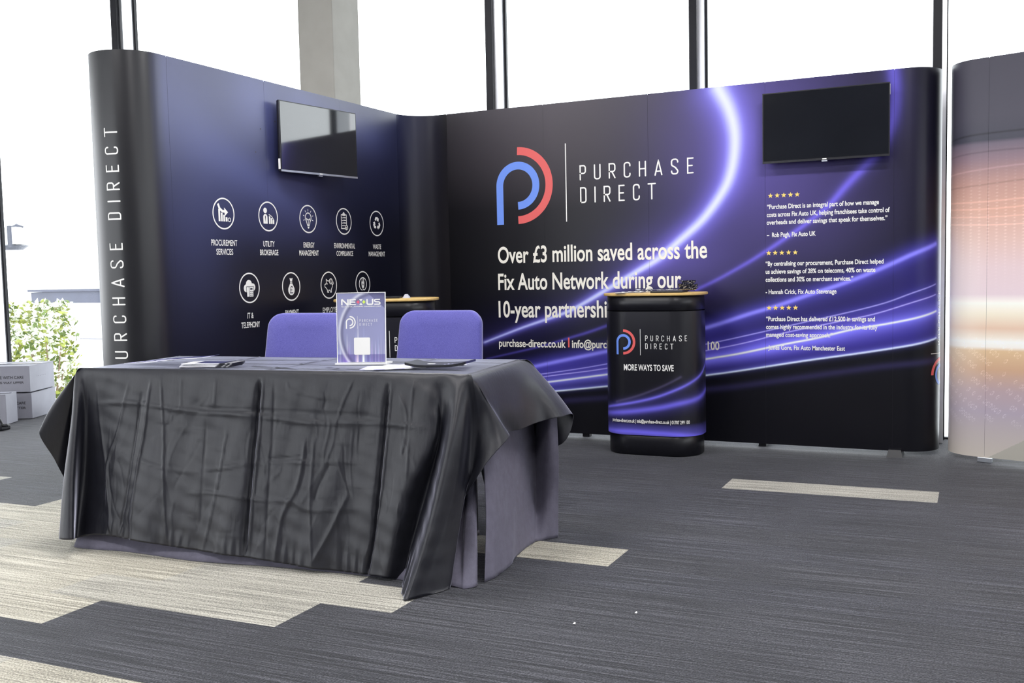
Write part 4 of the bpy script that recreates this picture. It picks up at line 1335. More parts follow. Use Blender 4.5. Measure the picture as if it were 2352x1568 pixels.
def mat_cloth(name, col, rough, sheen, nscale, bump, weave=0.0, coarse=0.0):
    m, nt, b = new_mat(name)
    b.inputs['Roughness'].default_value = rough; b.inputs['Sheen Weight'].default_value = sheen
    b.inputs['Sheen Roughness'].default_value = .22; b.inputs['Sheen Tint'].default_value = (.80, .82, 1.0, 1); b.inputs['Specular IOR Level'].default_value = .5
    tc = nt.nodes.new('ShaderNodeTexCoord')
    n = nt.nodes.new('ShaderNodeTexNoise'); n.inputs['Scale'].default_value = nscale; n.inputs['Detail'].default_value = 5; n.inputs['Roughness'].default_value = .7
    nt.links.new(tc.outputs['Object'], n.inputs['Vector'])
    r = nt.nodes.new('ShaderNodeValToRGB'); r.color_ramp.elements[0].position = .3; r.color_ramp.elements[1].position = .72
    r.color_ramp.elements[0].color = (*[c * .85 for c in col], 1); r.color_ramp.elements[1].color = (*[c * 1.15 for c in col], 1)
    nt.links.new(n.outputs['Fac'], r.inputs['Fac']); nt.links.new(r.outputs['Color'], b.inputs['Base Color'])
    w = nt.nodes.new('ShaderNodeTexNoise'); w.inputs['Scale'].default_value = 420; w.inputs['Detail'].default_value = 1
    nt.links.new(tc.outputs['Object'], w.inputs['Vector'])
    # crumples: stretched ridged noise, crossing the cloth in long creases
    mp = nt.nodes.new('ShaderNodeMapping'); mp.inputs['Scale'].default_value = (9, 9, 7)
    nt.links.new(tc.outputs['Object'], mp.inputs['Vector'])
    k = nt.nodes.new('ShaderNodeTexNoise'); k.inputs['Scale'].default_value = 1.0; k.inputs['Detail'].default_value = 3; k.inputs['Roughness'].default_value = .55
    nt.links.new(mp.outputs['Vector'], k.inputs['Vector'])
    b1 = nt.nodes.new('ShaderNodeBump'); b1.inputs['Strength'].default_value = coarse; b1.inputs['Distance'].default_value = .03
    nt.links.new(k.outputs['Fac'], b1.inputs['Height'])
    b2 = nt.nodes.new('ShaderNodeBump'); b2.inputs['Strength'].default_value = bump; b2.inputs['Distance'].default_value = .002
    nt.links.new(w.outputs['Fac'], b2.inputs['Height']); nt.links.new(b1.outputs['Normal'], b2.inputs['Normal'])
    m3 = nt.nodes.new('ShaderNodeMapping'); m3.inputs['Scale'].default_value = (75, 75, 9)
    nt.links.new(tc.outputs['Object'], m3.inputs['Vector'])
    k3 = nt.nodes.new('ShaderNodeTexNoise'); k3.inputs['Scale'].default_value = 1.0; k3.inputs['Detail'].default_value = 4
    nt.links.new(m3.outputs['Vector'], k3.inputs['Vector'])
    b3 = nt.nodes.new('ShaderNodeBump'); b3.inputs['Strength'].default_value = coarse * 1.6; b3.inputs['Distance'].default_value = .006
    nt.links.new(k3.outputs['Fac'], b3.inputs['Height']); nt.links.new(b2.outputs['Normal'], b3.inputs['Normal'])
    nt.links.new(b3.outputs['Normal'], b.inputs['Normal'])
    return m


M_CLOTH = mat_cloth('black_polyester', (.0085, .0088, .0140), .42, .85, 14, .10, coarse=.07)
M_UNDER = mat_cloth('grey_velour', (.112, .106, .146), .85, .3, 26, .3, coarse=.12)


def loft(cols, ncol, nrow):
    """cols: list of lists of 3-D points (same length) -> grid (rows x columns x 3)"""
    A = np.array(cols)                         # k x m x 3
    k, m, _ = A.shape
    B = catmull(A.reshape(k, m * 3), ncol).reshape(-1, m, 3)
    return np.stack([catmull(B[:, j0:j0 + 1].reshape(len(B), 3), 1) if False else B[:, j0] for j0 in range(m)], 0), B


def loft_grid(cols, ncol, nrow):
    A = np.array(cols); k, m, _ = A.shape
    B = catmull(A.reshape(k, m * 3), ncol).reshape(-1, m, 3)      # along the hem
    G = catmull(B.transpose(1, 0, 2).reshape(m, -1), nrow)        # down the drop
    return G.reshape(G.shape[0], B.shape[0], 3)                    # rows x cols x 3


def grid_normals(G):
    du = np.gradient(G, axis=1); dv = np.gradient(G, axis=0)
    n = np.cross(dv, du); n /= np.linalg.norm(n, axis=2, keepdims=True) + 1e-9
    return n


def grid_faces(nr, nc, k=0):
    I = np.arange(nr * nc).reshape(nr, nc) + k
    return np.stack([I[:-1, :-1].ravel(), I[1:, :-1].ravel(), I[1:, 1:].ravel(), I[:-1, 1:].ravel()], 1)


def col3(top, m1, m2, hem, inset):
    """one line of the drop: inset point on the top, rounded edge, two middle points, hem"""
    return [inset, top, m1, m2, hem]


def tin(a, b): return T(min(max(a, .035), TW - .035), min(max(b, .035), TD - .035), TZ + .004)


def drop(a, b, m1, m2, hem): return [tin(a, b), T(a, b, TZ - .010), m1, m2, hem]


def lerp(p, q, t): return p + (q - p) * t


cols = []
# back of the left side
top = T(0, TD, TZ); 
def straight(a, b, hem, bulge=0.0, out=np.zeros(3)):
    t0 = T(a, b, TZ - .010); return drop(a, b, lerp(t0, hem, .33) + out * bulge, lerp(t0, hem, .68) + out * bulge, hem)


NEG = -EY
for a_ in (TW * .5, TW * .25, .06): cols.append(straight(a_, TD, T(a_, TD + .05, .36), .02, EY))
cols.append(straight(0, TD, T(-.14, TD + .12, .40)))
cols.append(straight(0, TD * .66, T(-.10, TD * .66, .44), .015, -EX))
cols.append(straight(0, TD * .30, T(-.13, TD * .30, .45), .015, -EX))
# left ear of spare cloth
earL = TB(93, 985, -.02); cols.append(straight(0, 0.02, earL, .02, -EX))
h_ = TB(128, 1060, .02); cols.append(straight(0, .01, h_, .0, -EX))
h_ = TB(157, 1125, .07); cols.append(drop(0, 0, TB(166, 950, .05), TB(166, 1040, .07), h_))
h_ = TB(163, 1215, .0); cols.append(drop(0, 0, TB(170, 960, .02), TB(166, 1100, .01), h_))
# left ridge down to the corner of the cloth
cols.append(drop(0, 0, TB(164, 965, -.06), TB(146, 1105, -.13), TB(135.5, 1236, -.19)))
cols.append(drop(.02, 0, TB(176, 968, -.065), TB(168, 1105, -.135), TB(166, 1239, -.20)))
cols.append(drop(.05, 0, TB(196, 968, -.01), TB(186, 1105, -.045), TB(176, 1235, -.10)))
cols.append(drop(.10, 0, TB(222, 968, -.005), TB(220, 1105, -.03), TB(224, 1228, -.095)))
hemline = [(298, 1239), (425, 1260), (574, 1282), (723, 1305), (850, 1321)]
for (hx, hy), fb in zip(hemline, (-.12, -.115, -.13, -.12, -.125)):
    hem = TB(hx, hy, fb); a_ = TF(hem)[0] * .96 + .03
    t0 = T(a_, 0, TZ - .01)
    cols.append(drop(a_, 0, lerp(t0, hem, .33) + NEG * -.005, lerp(t0, hem, .68) + NEG * .0, hem))
# right side: second ridge, valley, great ridge sweeping to the floor
cols.append(drop(TW - .20, 0, TB(985, 1000, -.055), TB(925, 1150, -.10), TB(884, 1327, -.145)))
cols.append(drop(TW - .12, 0, TB(1012, 1000, -.015), TB(968, 1180, -.04), TB(930, 1333, -.10)))
cols.append(drop(TW - .06, 0, TB(1036, 985, -.075), TB(990, 1185, -.19), on_z(925, 1378, .004)))
cols.append(drop(TW - .03, 0, TB(1062, 985, -.045), TB(1034, 1165, -.12), on_z(972, 1370, .004)))
cols.append(drop(TW - .01, .0, TB(1078, 985, .015), TB(1064, 1130, -.03), on_z(1034, 1349, .004)))
cols.append(drop(TW, .0, TB(1090, 975, .03), TB(1082, 1085, .01), TB(1043, 1200, -.02)))
cols.append(drop(TW, .0, TB(1102, 955, .035), TB(1108, 1020, .02), TB(1106, 1080, -.02)))
cols.append(drop(TW, .01, TB(1112, 915, .04), TB(1140, 965, .045), TB(1166, 1007, .05)))
h_ = TA(1168, 991, TW + .055); cols.append(drop(TW, .06, TA(1118, 905, TW + .03), TA(1144, 950, TW + .05), h_))
for px_, a_, b_ in (((1197, 985), .070, .28), ((1245, 967), .115, .44), ((1285, 957), .175, .57)):
    hem = TA(px_[0], px_[1], TW + a_); cols.append(straight(TW, b_, hem, .012, EX))
tip = TB(1319, 955, TD + .03); cols.append(drop(TW, TD, lerp(T(TW, TD, TZ - .01), tip, .35) + np.array([0, 0, .012]), lerp(T(TW, TD, TZ - .01), tip, .7) + np.array([0, 0, .01]), tip))
h_ = TB(1288, 1022, TD - .0); cols.append(straight(TW, TD, h_, .0, EY))
cols.append(straight(TW - .12, TD, T(TW - .12, TD + .05, .36), .02, EY))
cols.append(straight(TW * .5, TD, T(TW * .5, TD + .05, .36), .02, EY))
G = loft_grid(cols, 54, 30)
nr, nc, _ = G.shape
n = grid_normals(G)
flat = G.reshape(-1, 3) - FL_
ga = (flat @ EX).reshape(nr, nc); gb = (flat @ EY).reshape(nr, nc); gz = G[:, :, 2]
v = np.clip((TZ - gz) / .72, 0, 1)
front = np.clip((ga - .06) / .12, 0, 1) * np.clip((TW - .02 - ga) / .10, 0, 1) * np.clip((.10 - gb) / .06, 0, 1)
D_ = np.zeros((nr, nc))


def crease(pl, amp, w, sharp=True):
    """long soft pressed crease across the front, given by sight lines on the front plane"""
    global D_
    P = np.array([TF(TB(x, y, -.05))[[0, 2]] for x, y in pl])
    d, t = polyline_dist(ga, gz, catmull(P, 6) if len(P) > 2 else P)
    e = np.clip(t / .10, 0, 1) * np.clip((1 - t) / .10, 0, 1)
    D_ += amp * .85 * np.exp(-(d / (w * .62)) ** 1.3) * e


for pl, am, w_ in [
        ([(581, 868), (580, 1050), (584, 1280)], -.030, .013), ([(590, 868), (592, 1050), (594, 1282)], .008, .007),
        ([(880, 880), (876, 1050), (872, 1220), (860, 1320)], -.026, .012), ([(888, 880), (885, 1100), (880, 1200)], .007, .006),
        ([(717, 1000), (722, 1150), (742, 1300)], .005, .008), ([(617, 870), (624, 1060), (634, 1290)], -.005, .012),
        ([(352, 870), (372, 1000), (392, 1150), (410, 1255)], .006, .007), ([(330, 868), (328, 980), (322, 1150), (330, 1240)], .008, .009),
        ([(312, 900), (306, 1000), (302, 1100), (292, 1230)], -.009, .010), ([(281, 868), (262, 990), (240, 1070), (262, 1170), (272, 1225)], .006, .008),
        ([(205, 880), (215, 980), (238, 1080), (258, 1180)], .007, .012), ([(516, 980), (508, 1120), (488, 1265)], .007, .007),
        ([(465, 960), (470, 1050), (478, 1200)], -.004, .010), ([(800, 870), (775, 935), (762, 985)], .004, .006),
        ([(700, 1000), (690, 1110), (662, 1180), (655, 1290)], .007, .014), ([(805, 1130), (782, 1190), (738, 1290)], .007, .014),
        ([(400, 870), (404, 950)], .003, .006), ([(480, 868), (482, 935)], .004, .006), ([(645, 880), (660, 900), (752, 920)], .003, .008),
        ([(180, 930), (300, 928), (420, 945), (585, 958), (700, 972), (880, 975), (1000, 985)], .0055, .010), ([(420, 940), (585, 946), (700, 952), (870, 960)], -.004, .008),
        ([(260, 1030), (420, 1080), (600, 1060), (720, 1062), (880, 1058)], .0035, .007), ([(430, 1130), (500, 1128), (585, 1140), (680, 1148), (720, 1165), (850, 1165)], .004, .008),
        ([(590, 1058), (700, 1050)], -.004, .007), ([(760, 1065), (740, 1110), (730, 1150)], -.005, .010), ([(905, 900), (930, 960), (925, 1050)], .004, .008), ([(938, 870), (940, 1000), (945, 1100)], .004, .006)]:
    crease(pl, am, w_)
# many small creases from folding and handling
rc = random.Random(17)
for k_ in range(95):
    x_ = rc.uniform(230, 960); y_ = rc.uniform(890, 1230); L_ = rc.uniform(40, 170); an = rc.gauss(0, .28)
    pts_ = [(x_ + math.sin(an) * L_ * q + 6 * math.sin(q * 4 + k_), y_ + math.cos(an) * L_ * q) for q in (0, .33, .66, 1)]
    crease(pts_, rc.choice((-1, 1)) * rc.uniform(.0008, .0026), rc.uniform(.003, .006))
for k_ in range(24):
    x_ = rc.uniform(250, 850); y_ = rc.uniform(900, 1220); L_ = rc.uniform(40, 150)
    crease([(x_, y_), (x_ + L_ * .5, y_ + rc.uniform(-8, 8)), (x_ + L_, y_ + rc.uniform(-4, 10))], rc.choice((-1, 1)) * rc.uniform(.0006, .0018), rc.uniform(.003, .006))
# flat facets between the pressed folds
ph_ = ga / .145 + .35 * np.sin(gz * 5.0) + .2 * np.sin(ga * 3.1)
D_ += .0028 * (np.abs((ph_ % 1) - .5) * 2 - .5) * np.clip(v / .25, 0, 1)
ph_ = gz / .21 + .25 * np.sin(ga * 4.0)
D_ += .0012 * (np.abs((ph_ % 1) - .5) * 2 - .5)
# gathered hem and slow waves that grow towards the floor
D_ += v ** 2 * (.008 * np.sin(ga * 17 + .6) + .004 * np.sin(ga * 31 + v * 2)) + np.clip(v - .86, 0, 1) / .14 * .0030 * np.sin(ga * 120 + 3 * np.sin(ga * 23))
D_ += .0014 * np.sin(ga * 47 + gz * 31) * np.sin(gz * 53 - ga * 19)
sgn = -1.0 if (n[nr // 2, nc // 2] @ NEG) < 0 else 1.0
out = n * sgn
G2 = G + out * (D_ * front * np.clip(v / .06, 0, 1))[:, :, None]
# soft folds on the side flap
side = np.clip((gb - .05) / .1, 0, 1) * np.clip((ga - (TW - .01)) / .02, 0, 1)
G2 += EX * (side * v * (.012 * np.sin(gb * 24 + 1) ))[:, :, None]
G2[:, :, 2] = np.maximum(G2[:, :, 2], .003)
V = [tuple(p) for p in G2.reshape(-1, 3)]; Fc = [tuple(f) for f in grid_faces(nr, nc)]
# the top sheet
na, nb = 150, 60
A_, B_ = np.meshgrid(np.linspace(.0, TW, na), np.linspace(.0, TD, nb))
A_ = .0345 + (TW - .069) * A_ / TW; B_ = .0345 + (TD - .069) * B_ / TD
zz = TZ + .0042 + .0016 * np.sin(A_ * 9 + B_ * 7) * np.sin(B_ * 11)
for a0, b0, a1, b1, am, w_ in ((.2, .1, 1.7, .18, .0035, .006), (.3, .33, 1.1, .30, .003, .006), (.45, 0, .5, .66, .003, .006), (.9, 0, .93, .66, .0035, .006), (1.37, 0, 1.40, .66, .003, .006), (.1, .5, 1.8, .47, .003, .006), (.75, .2, 1.0, .12, .004, .010), (1.1, .22, 1.3, .05, .004, .010)):
    d, t_ = polyline_dist(A_, B_, np.array([(a0, b0), (a1, b1)])); zz += am * np.exp(-(d / w_) ** 2)
P_ = FL_[None, None, :] + A_[:, :, None] * EX + B_[:, :, None] * EY; P_[:, :, 2] = zz
k = len(V); V += [tuple(p) for p in P_.reshape(-1, 3)]
fl_ = grid_faces(nb, na, k)[:, ::-1]; Fc += [tuple(f) for f in fl_]
cloth = mesh_obj('tablecloth', V, Fc, M_CLOTH, None, True)
tag(cloth, 'long black crumpled tablecloth draped over the table with a fold sweeping to the floor', 'tablecloth')
sol = cloth.modifiers.new('thickness', 'SOLIDIFY'); sol.thickness = .0015; sol.offset = 0

# ---- grey undercloth showing below the hem and round the right end
def under(cols, nc_, nr_, wav):
    G = loft_grid(cols, nc_, nr_); n = grid_normals(G); nr, nc, _ = G.shape
    vv = np.linspace(0, 1, nr)[:, None]; uu = np.linspace(0, 1, nc)[None, :]
    G = G + n * (wav * vv * (np.sin(uu * 21) * .7 + np.sin(uu * 53 + vv * 3) * .3))[:, :, None]
    G[:, :, 2] = np.maximum(G[:, :, 2], .002)
    return G


UZ = TZ - .09
ucols = []
for px_, py_ in ((172, 1254), (181, 1258), (298, 1267.7), (446, 1288), (638, 1302), (800, 1318), (930, 1332)):
    f0 = on_z(px_, py_, .002); a_ = max(TF(f0)[0], .03); t0 = T(max(a_, .045), .04, UZ)
    if px_ < 175: f0 = on_z(180, 1248, .002); t0 = T(.045, .1, UZ)
    ucols.append([t0, T(max(a_, .04), .045, .50), T(max(a_, .035), .03, .22), f0])
f0 = on_z(1043, 1347, .002); t0 = T(TW - .10, .14, UZ); ucols.append([t0, TB(1062, 1100, .11), TB(1052, 1230, .03), f0])
f0 = on_z(1066, 1352, .002); t0 = T(TW - .08, .13, UZ); ucols.append([t0, TB(1076, 1100, .10), TB(1068, 1230, .0), f0])
f0 = on_z(1093, 1346, .002); t0 = T(TW - .06, .14, UZ); ucols.append([t0, TB(1090, 1100, .12), TB(1093, 1230, .0), f0])
f0 = on_z(1088, 1330, .002); t0 = T(TW - .06, .16, UZ); ucols.append([t0, TB(1092, 1100, .14), TB(1090, 1230, .05), f0])
Gu = under(ucols, 14, 12, .004)
V = [tuple(p) for p in Gu.reshape(-1, 3)]; Fc = [tuple(f) for f in grid_faces(Gu.shape[0], Gu.shape[1])]
scol = []
for top_, e1, e2_, f0 in ((TA(1100, 960, TW + .0), TA(1110, 1060, TW + .010), TA(1116, 1190, TW + .025), on_z(1113, 1337, .002)),
                          (TA(1133, 960, TW + .0), TA(1138, 1060, TW + .02), TA(1141, 1190, TW + .045), on_z(1142, 1322, .002)),
                          (TA(1164, 960, TW + .0), TA(1166, 1060, TW + .015), TA(1168, 1180, TW + .04), on_z(1169, 1302, .002)),
                          (TA(1190, 960, TW + .0), TA(1190, 1060, TW + .015), TA(1190, 1170, TW + .03), on_z(1186, 1276, .002)),
                          (TA(1226, 960, TW + .0), TA(1227, 1060, TW + .02), TA(1227, 1150, TW + .03), on_z(1226, 1246, .002)),
                          (TA(1229, 960, TW + .0), TA(1230, 1060, TW + .02), TA(1231, 1150, TW + .03), on_z(1230, 1243, .002)),
                          (TB(1256, 955, .545), TB(1257, 1060, .57), TB(1257, 1140, .585), on_z(1256, 1239, .002)),
                          (TB(1279, 955, .56), TB(1283, 1060, .585), TB(1282, 1140, .605), on_z(1281, 1233, .002))):
    scol.append([top_, e1, e2_, f0])
Gs = under(scol, 12, 12, .004)
k = len(V); V += [tuple(p) for p in Gs.reshape(-1, 3)]; Fc += [tuple(f) for f in grid_faces(Gs.shape[0], Gs.shape[1], k)]
un = mesh_obj('undercloth', V, Fc, M_UNDER, None, True)
tag(un, 'grey velour undercloth hanging to the carpet below the black tablecloth', 'tablecloth')
sol = un.modifiers.new('thickness', 'SOLIDIFY'); sol.thickness = .003; sol.offset = 0

# ================================================================== CHAIRS
def mat_fabric(name, c0, c1):
    m, nt, b = new_mat(name)
    tc = nt.nodes.new('ShaderNodeTexCoord'); n = nt.nodes.new('ShaderNodeTexNoise'); n.inputs['Scale'].default_value = 480; n.inputs['Detail'].default_value = 2
    r = nt.nodes.new('ShaderNodeValToRGB'); r.color_ramp.elements[0].position = .35; r.color_ramp.elements[1].position = .68
    r.color_ramp.elements[0].color = (*c0, 1); r.color_ramp.elements[1].color = (*c1, 1)
    nt.links.new(tc.outputs['Object'], n.inputs['Vector']); nt.links.new(n.outputs['Fac'], r.inputs['Fac']); nt.links.new(r.outputs['Color'], b.inputs['Base Color'])
    bp = nt.nodes.new('ShaderNodeBump'); bp.inputs['Strength'].default_value = .35; bp.inputs['Distance'].default_value = .002
    nt.links.new(n.outputs['Fac'], bp.inputs['Height']); nt.links.new(bp.outputs['Normal'], b.inputs['Normal'])
    b.inputs['Roughness'].default_value = .9; b.inputs['Sheen Weight'].default_value = .4
    return m


M_BLUE = mat_fabric('blue_upholstery', srgb(72, 70, 146), srgb(98, 95, 174))


def pad(w0, w1, h, th, r, curve, seg=14):
    """upholstered pad in local x (width), z (height), y (thickness); w0 bottom width, w1 top width"""
    out = []
    def wid(z): return w0 + (w1 - w0) * z / h
    ring = []
    for sx, z0, a0 in ((1, 0, -90), (1, h, 0), (-1, h, 90), (-1, 0, 180)):
        for k in range(seg + 1):
            a = math.radians(a0 + 90 * k / seg); rr = r if z0 else r * .35
            z = (rr if z0 == 0 else h - rr) + rr * math.sin(a)
            ring.append((sx * (wid(z0) / 2 - rr) + rr * math.cos(a), z))
    ring = np.array(ring); c = np.array([0, h * .5]); n = len(ring)
    vs = []; fs = []
    levels = [(-th / 2, f) for f in (0.02, .35, .7, .90)] + [(-th * .36, .975), (0, 1.0), (th * .36, .975)] + [(th / 2, f) for f in (.90, .7, .35, .02)]
    for y, f in levels:
        for p in ring:
            q = c + (p - c) * f if f < .9 else p - (p - c) / (np.linalg.norm(p - c) + 1e-9) * (1 - f) * .16
            vs.append((q[0], y + curve * (q[0] / (w0 / 2)) ** 2, q[1]))
    for l in range(len(levels) - 1):
        for i in range(n):
            j = (i + 1) % n; fs.append((l * n + i, l * n + j, (l + 1) * n + j, (l + 1) * n + i))
    fs.append(tuple(range(n))[::-1]); fs.append(tuple((len(levels) - 1) * n + i for i in range(n)))
    return vs, fs


def make_chair(label, pos, rz):
    t = thing('meeting_chair', label, 'chair', (0, 0, 0), 'meeting chairs behind the table')
    # faces -y; backrest top at z = 0.955
    v_, f_ = pad(.466, .432, .50, .050, .075, -.028)
    R = Matrix.Translation((0, .03, .455)) @ Matrix.Rotation(math.radians(-9), 4, 'X')
    mesh_obj('backrest', [R @ Vector(p) for p in v_], f_, M_BLUE, t, True)
    v_, f_ = pad(.46, .46, .44, .07, .07, 0)
    R = Matrix.Translation((0, .0, .445)) @ Matrix.Rotation(math.radians(90), 4, 'X')
    mesh_obj('seat', [R @ Vector(p) for p in v_], f_, M_BLUE, t, True)
    for sx in (-1, 1):
        MB().tube(catmull(np.array([(sx * .20, -.40, .40), (sx * .215, -.42, .2), (sx * .23, -.44, .0)]), 5), .011, 10).build('leg', M_BLACK_METAL, t, True)
        MB().tube(catmull(np.array([(sx * .20, -.03, .40), (sx * .22, .03, .2), (sx * .24, .09, .0)]), 5), .011, 10).build('leg', M_BLACK_METAL, t, True)
        MB().tube(catmull(np.array([(sx * .15, -.10, .40), (sx * .15, .05, .40), (sx * .15, .075, .52), (sx * .15, .085, .66)]), 6), .010, 10).build('back_support', M_BLACK_METAL, t, True)
    MB().box((0, -.22, .40), (.40, .40, .018), 0, .004).build('seat_plate', M_BLACK_METAL, t)
    t.location = pos; t.rotation_euler = (0, 0, rz)
    return t


def at_depth(x, y, d): p = CC + ray(x, y) * d; return p


pL = at_depth(721, 720, 4.78); pR = at_depth(1025, 711, 4.78)
ch1 = make_chair('blue upholstered chair behind the table, half covered by the clear sign holder', (pL[0], pL[1] - .12, 0), TROT - .02)
ch2 = make_chair('blue upholstered chair behind the table right of the clear sign holder', (pR[0], pR[1] - .12, 0), TROT - .02)

# ================================================================== CLEAR SIGN HOLDER
sb = on_z(831, 838, TZ + .006); SGR = math.radians(17)
sg = thing('sign_holder', 'upright clear acrylic holder with a lavender event flyer standing on the tablecloth', 'sign holder', (sb[0], sb[1], TZ + .006))
SE = np.array([math.cos(SGR), math.sin(SGR), 0]); SN_ = np.array([-SE[1], SE[0], 0])
SW, SH = .212, .300
base_z = TZ + .0085
M_ACR = mat_plain('acrylic', (.93, .94, .97), .08, trans=.75, noise=.02, nscale=5)
M_ACR_EDGE = mat_plain('acrylic_edge', (1, 1, 1), .15, trans=.0, noise=.03, nscale=30)


def SP(x, y, z): p = sb + SE * x + SN_ * y; return np.array([p[0], p[1], base_z + z])


def sslab(x0, x1, y0, y1, z0, z1, lean=0.0):
    v_ = [SP(x, y + z * lean, z) for z in (z0, z1) for x, y in ((x0, y0), (x1, y0), (x1, y1), (x0, y1))]
    return v_, [(3, 2, 1, 0), (4, 5, 6, 7), (0, 1, 5, 4), (1, 2, 6, 5), (2, 3, 7, 6), (3, 0, 4, 7)]


LEAN = .06
MB().add(*sslab(-SW / 2 - .006, SW / 2 + .006, -.012, .075, 0, .007)).build('base', M_ACR_EDGE, sg)
def flyer_cols(nx, nz):
    X, Z = np.meshgrid(np.linspace(-1, 1, nx), np.linspace(0, 1, nz)); x, z = X.ravel(), Z.ravel()
    C = np.zeros((len(x), 3)) + np.array(srgb(150, 152, 190))
    C += (np.clip(z, 0, 1))[:, None] * np.array([-.03, -.03, -.03])
    r = np.random.default_rng(5)
    for k_ in range(46):
        xc = r.uniform(-.98, .98); w_ = r.uniform(.006, .022); h_ = r.uniform(.12, .75) * (1 - .45 * abs(xc)); am = r.uniform(.25, .8)
        col = np.array([(.55, .50, .95), (.8, .6, .95), (.45, .6, 1.0), (.95, .95, 1.0)][k_ % 4])
        m_ = am * np.exp(-((x - xc) / w_) ** 2) * np.clip((h_ - z) / (h_ * .8), 0, 1)
        C = C * (1 - m_[:, None]) + col * m_[:, None]
    lo = z < .115
    st = .45 + .55 * np.sin(x * 61 + 3 * np.sin(x * 17)) * np.sin(x * 23 + 1)
    C[lo] = C[lo] * .40 + np.array([.07, .05, .24]) * .8
    m_ = np.exp(-((x - .08) / .05) ** 2) * np.clip((.35 - z) / .3, 0, 1); C = C * (1 - m_[:, None]) + np.array([.9, .95, 1.0]) * m_[:, None]
    m_ = np.exp(-((x + .18) / .05) ** 2) * np.clip((.2 - z) / .2, 0, 1); C = C * (1 - .8 * m_[:, None]) + np.array([.95, .75, .9]) * .8 * m_[:, None]
    m_ = np.exp(-((x + .62) / .16) ** 2) * np.clip((.24 - z) / .2, 0, 1); C = C * (1 - .6 * m_[:, None]) + np.array([.25, .12, .60]) * .6 * m_[:, None]
    # sweeping ribbon in the upper left and dark corner upper right
    d_ = np.hypot((x - .62) / 1.55, (z - .42) / .62)
    rb = np.exp(-((d_ - 1.0) / .035) ** 2); C = C * (1 - .55 * rb[:, None]) + np.array([.93, .94, .98]) * .55 * rb[:, None]
    rb = np.exp(-((d_ - .93) / .045) ** 2); C = C * (1 - .65 * rb[:, None]) + np.array(srgb(84, 84, 116)) * .65 * rb[:, None]
    dk = np.clip(((x - .36) + (z - .98) * 3.2 + .0) / .02 + .5, 0, 1) * (z > .62)
    C = C * (1 - .62 * dk[:, None]) + np.array(srgb(70, 68, 112)) * .62 * dk[:, None]
    return x, z, np.clip(C, 0, .95)


nx, nz = 141, 121
x_, z_, col_ = flyer_cols(nx, nz)
Vp = [SP(a * (SW / 2 - .004), -.0008 + (.010 + b * (SH - .014)) * LEAN, .010 + b * (SH - .014)) for a, b in zip(x_, z_)]
mesh_obj('flyer', Vp, [tuple(f) for f in grid_faces(nz, nx)[:, ::-1]], M_PAPER, sg, True, col_)
fr_ = MB()
fr_.add(*sslab(-SW / 2, -SW / 2 + .0025, -.003, .003, .007, SH, LEAN)).add(*sslab(SW / 2 - .0025, SW / 2, -.003, .003, .007, SH, LEAN)).add(*sslab(-SW / 2, SW / 2, -.003, .003, SH - .0022, SH, LEAN))
fr_.build('sleeve_edge', M_ACR_EDGE, sg)
MB().add(*sslab(-SW / 2 + .003, SW / 2 - .003, .0008, .0028, .008, SH - .003, LEAN)).build('sleeve_back', M_ACR, sg)


def sign_decal(name, m2, mat, off=-.0018):
    V_ = [SP(p[0], off + p[1] * LEAN - 3e-5 * l, p[1]) for p, l in zip(m2.v, m2.l)]
    return mesh_obj(name, V_, m2.f, mat, sg)


def sxy(x, y):  # crop pixel of the sign -> local x,z
    p = on_plane(780 + x / 7.84, 650 + y / 7.84, SP(0, -.0018 + .15 * LEAN, .15), np.array([SN_[0], SN_[1], -LEAN]))
    v_ = p - sb; return float(v_ @ SE), float(p[2] - base_z)


a = sxy(30, 400); b = sxy(740, 390); zt_ = sxy(100, 292)[1]
Ltot = b[0] - a[0]; hcap = zt_ - a[1]
M = M2(); u = Ltot / 6.42
def blk(s, x0): return [(x0 * u + p[0] * u, a[1] + p[1] * hcap) for p in s]
# wide block letters  N E > X < U S
for strokes, x0, wd in (([[(.1, 0), (.1, 1)], [(.1, 1), (1.1, 0)], [(1.1, 0), (1.1, 1)]], 0, 1.2), ([[(.1, 0), (.1, 1)], [(.1, .91), (1.05, .91)], [(.1, .5), (.98, .5)], [(.1, .09), (1.05, .09)]], 1.34, 1.1)):
    for st_ in strokes:
        pts_ = [(a[0] + (x0 + p[0]) * u, a[1] + (p[1] if abs(st_[0][0] - st_[1][0]) > .01 or True else p[1]) * hcap) for p in st_]
        M.line(pts_, hcap * .25 if st_[0][0] == st_[1][0] or abs(st_[0][1] - st_[1][1]) > .5 else hcap * .19, False)
X3 = 4.10
pu = [(.12, 1.0), (.12, .30)] + [(.12 + .22 + .22 * math.cos(math.radians(q)), .30 + .20 * math.sin(math.radians(q))) for q in range(180, 271, 15)] + [(.86 + .0 + .16 * math.cos(math.radians(q)), .30 + .20 * math.sin(math.radians(q))) for q in range(270, 361, 15)] + [(1.02, 1.0)]
M.line([(a[0] + (X3 + p) * u, a[1] + q * hcap) for p, q in pu], hcap * .24, False)
ps_ = [(1.02, .90), (.30, .90), (.13, .82), (.13, .62), (.30, .52), (.84, .48), (1.0, .38), (1.0, .18), (.84, .10), (.08, .10)]
M.line([(a[0] + (5.30 + p) * u, a[1] + q * hcap) for p, q in ps_], hcap * .19, False)
for tri in ([(-.30, 1), (.30, 1), (0, .62)], [(-.30, 0), (.30, 0), (0, .38)]):
    M.poly([(a[0] + (3.22 + p) * u, a[1] + q * hcap) for p, q in tri])
sign_decal('event_title', M, M_WHITE_INK)
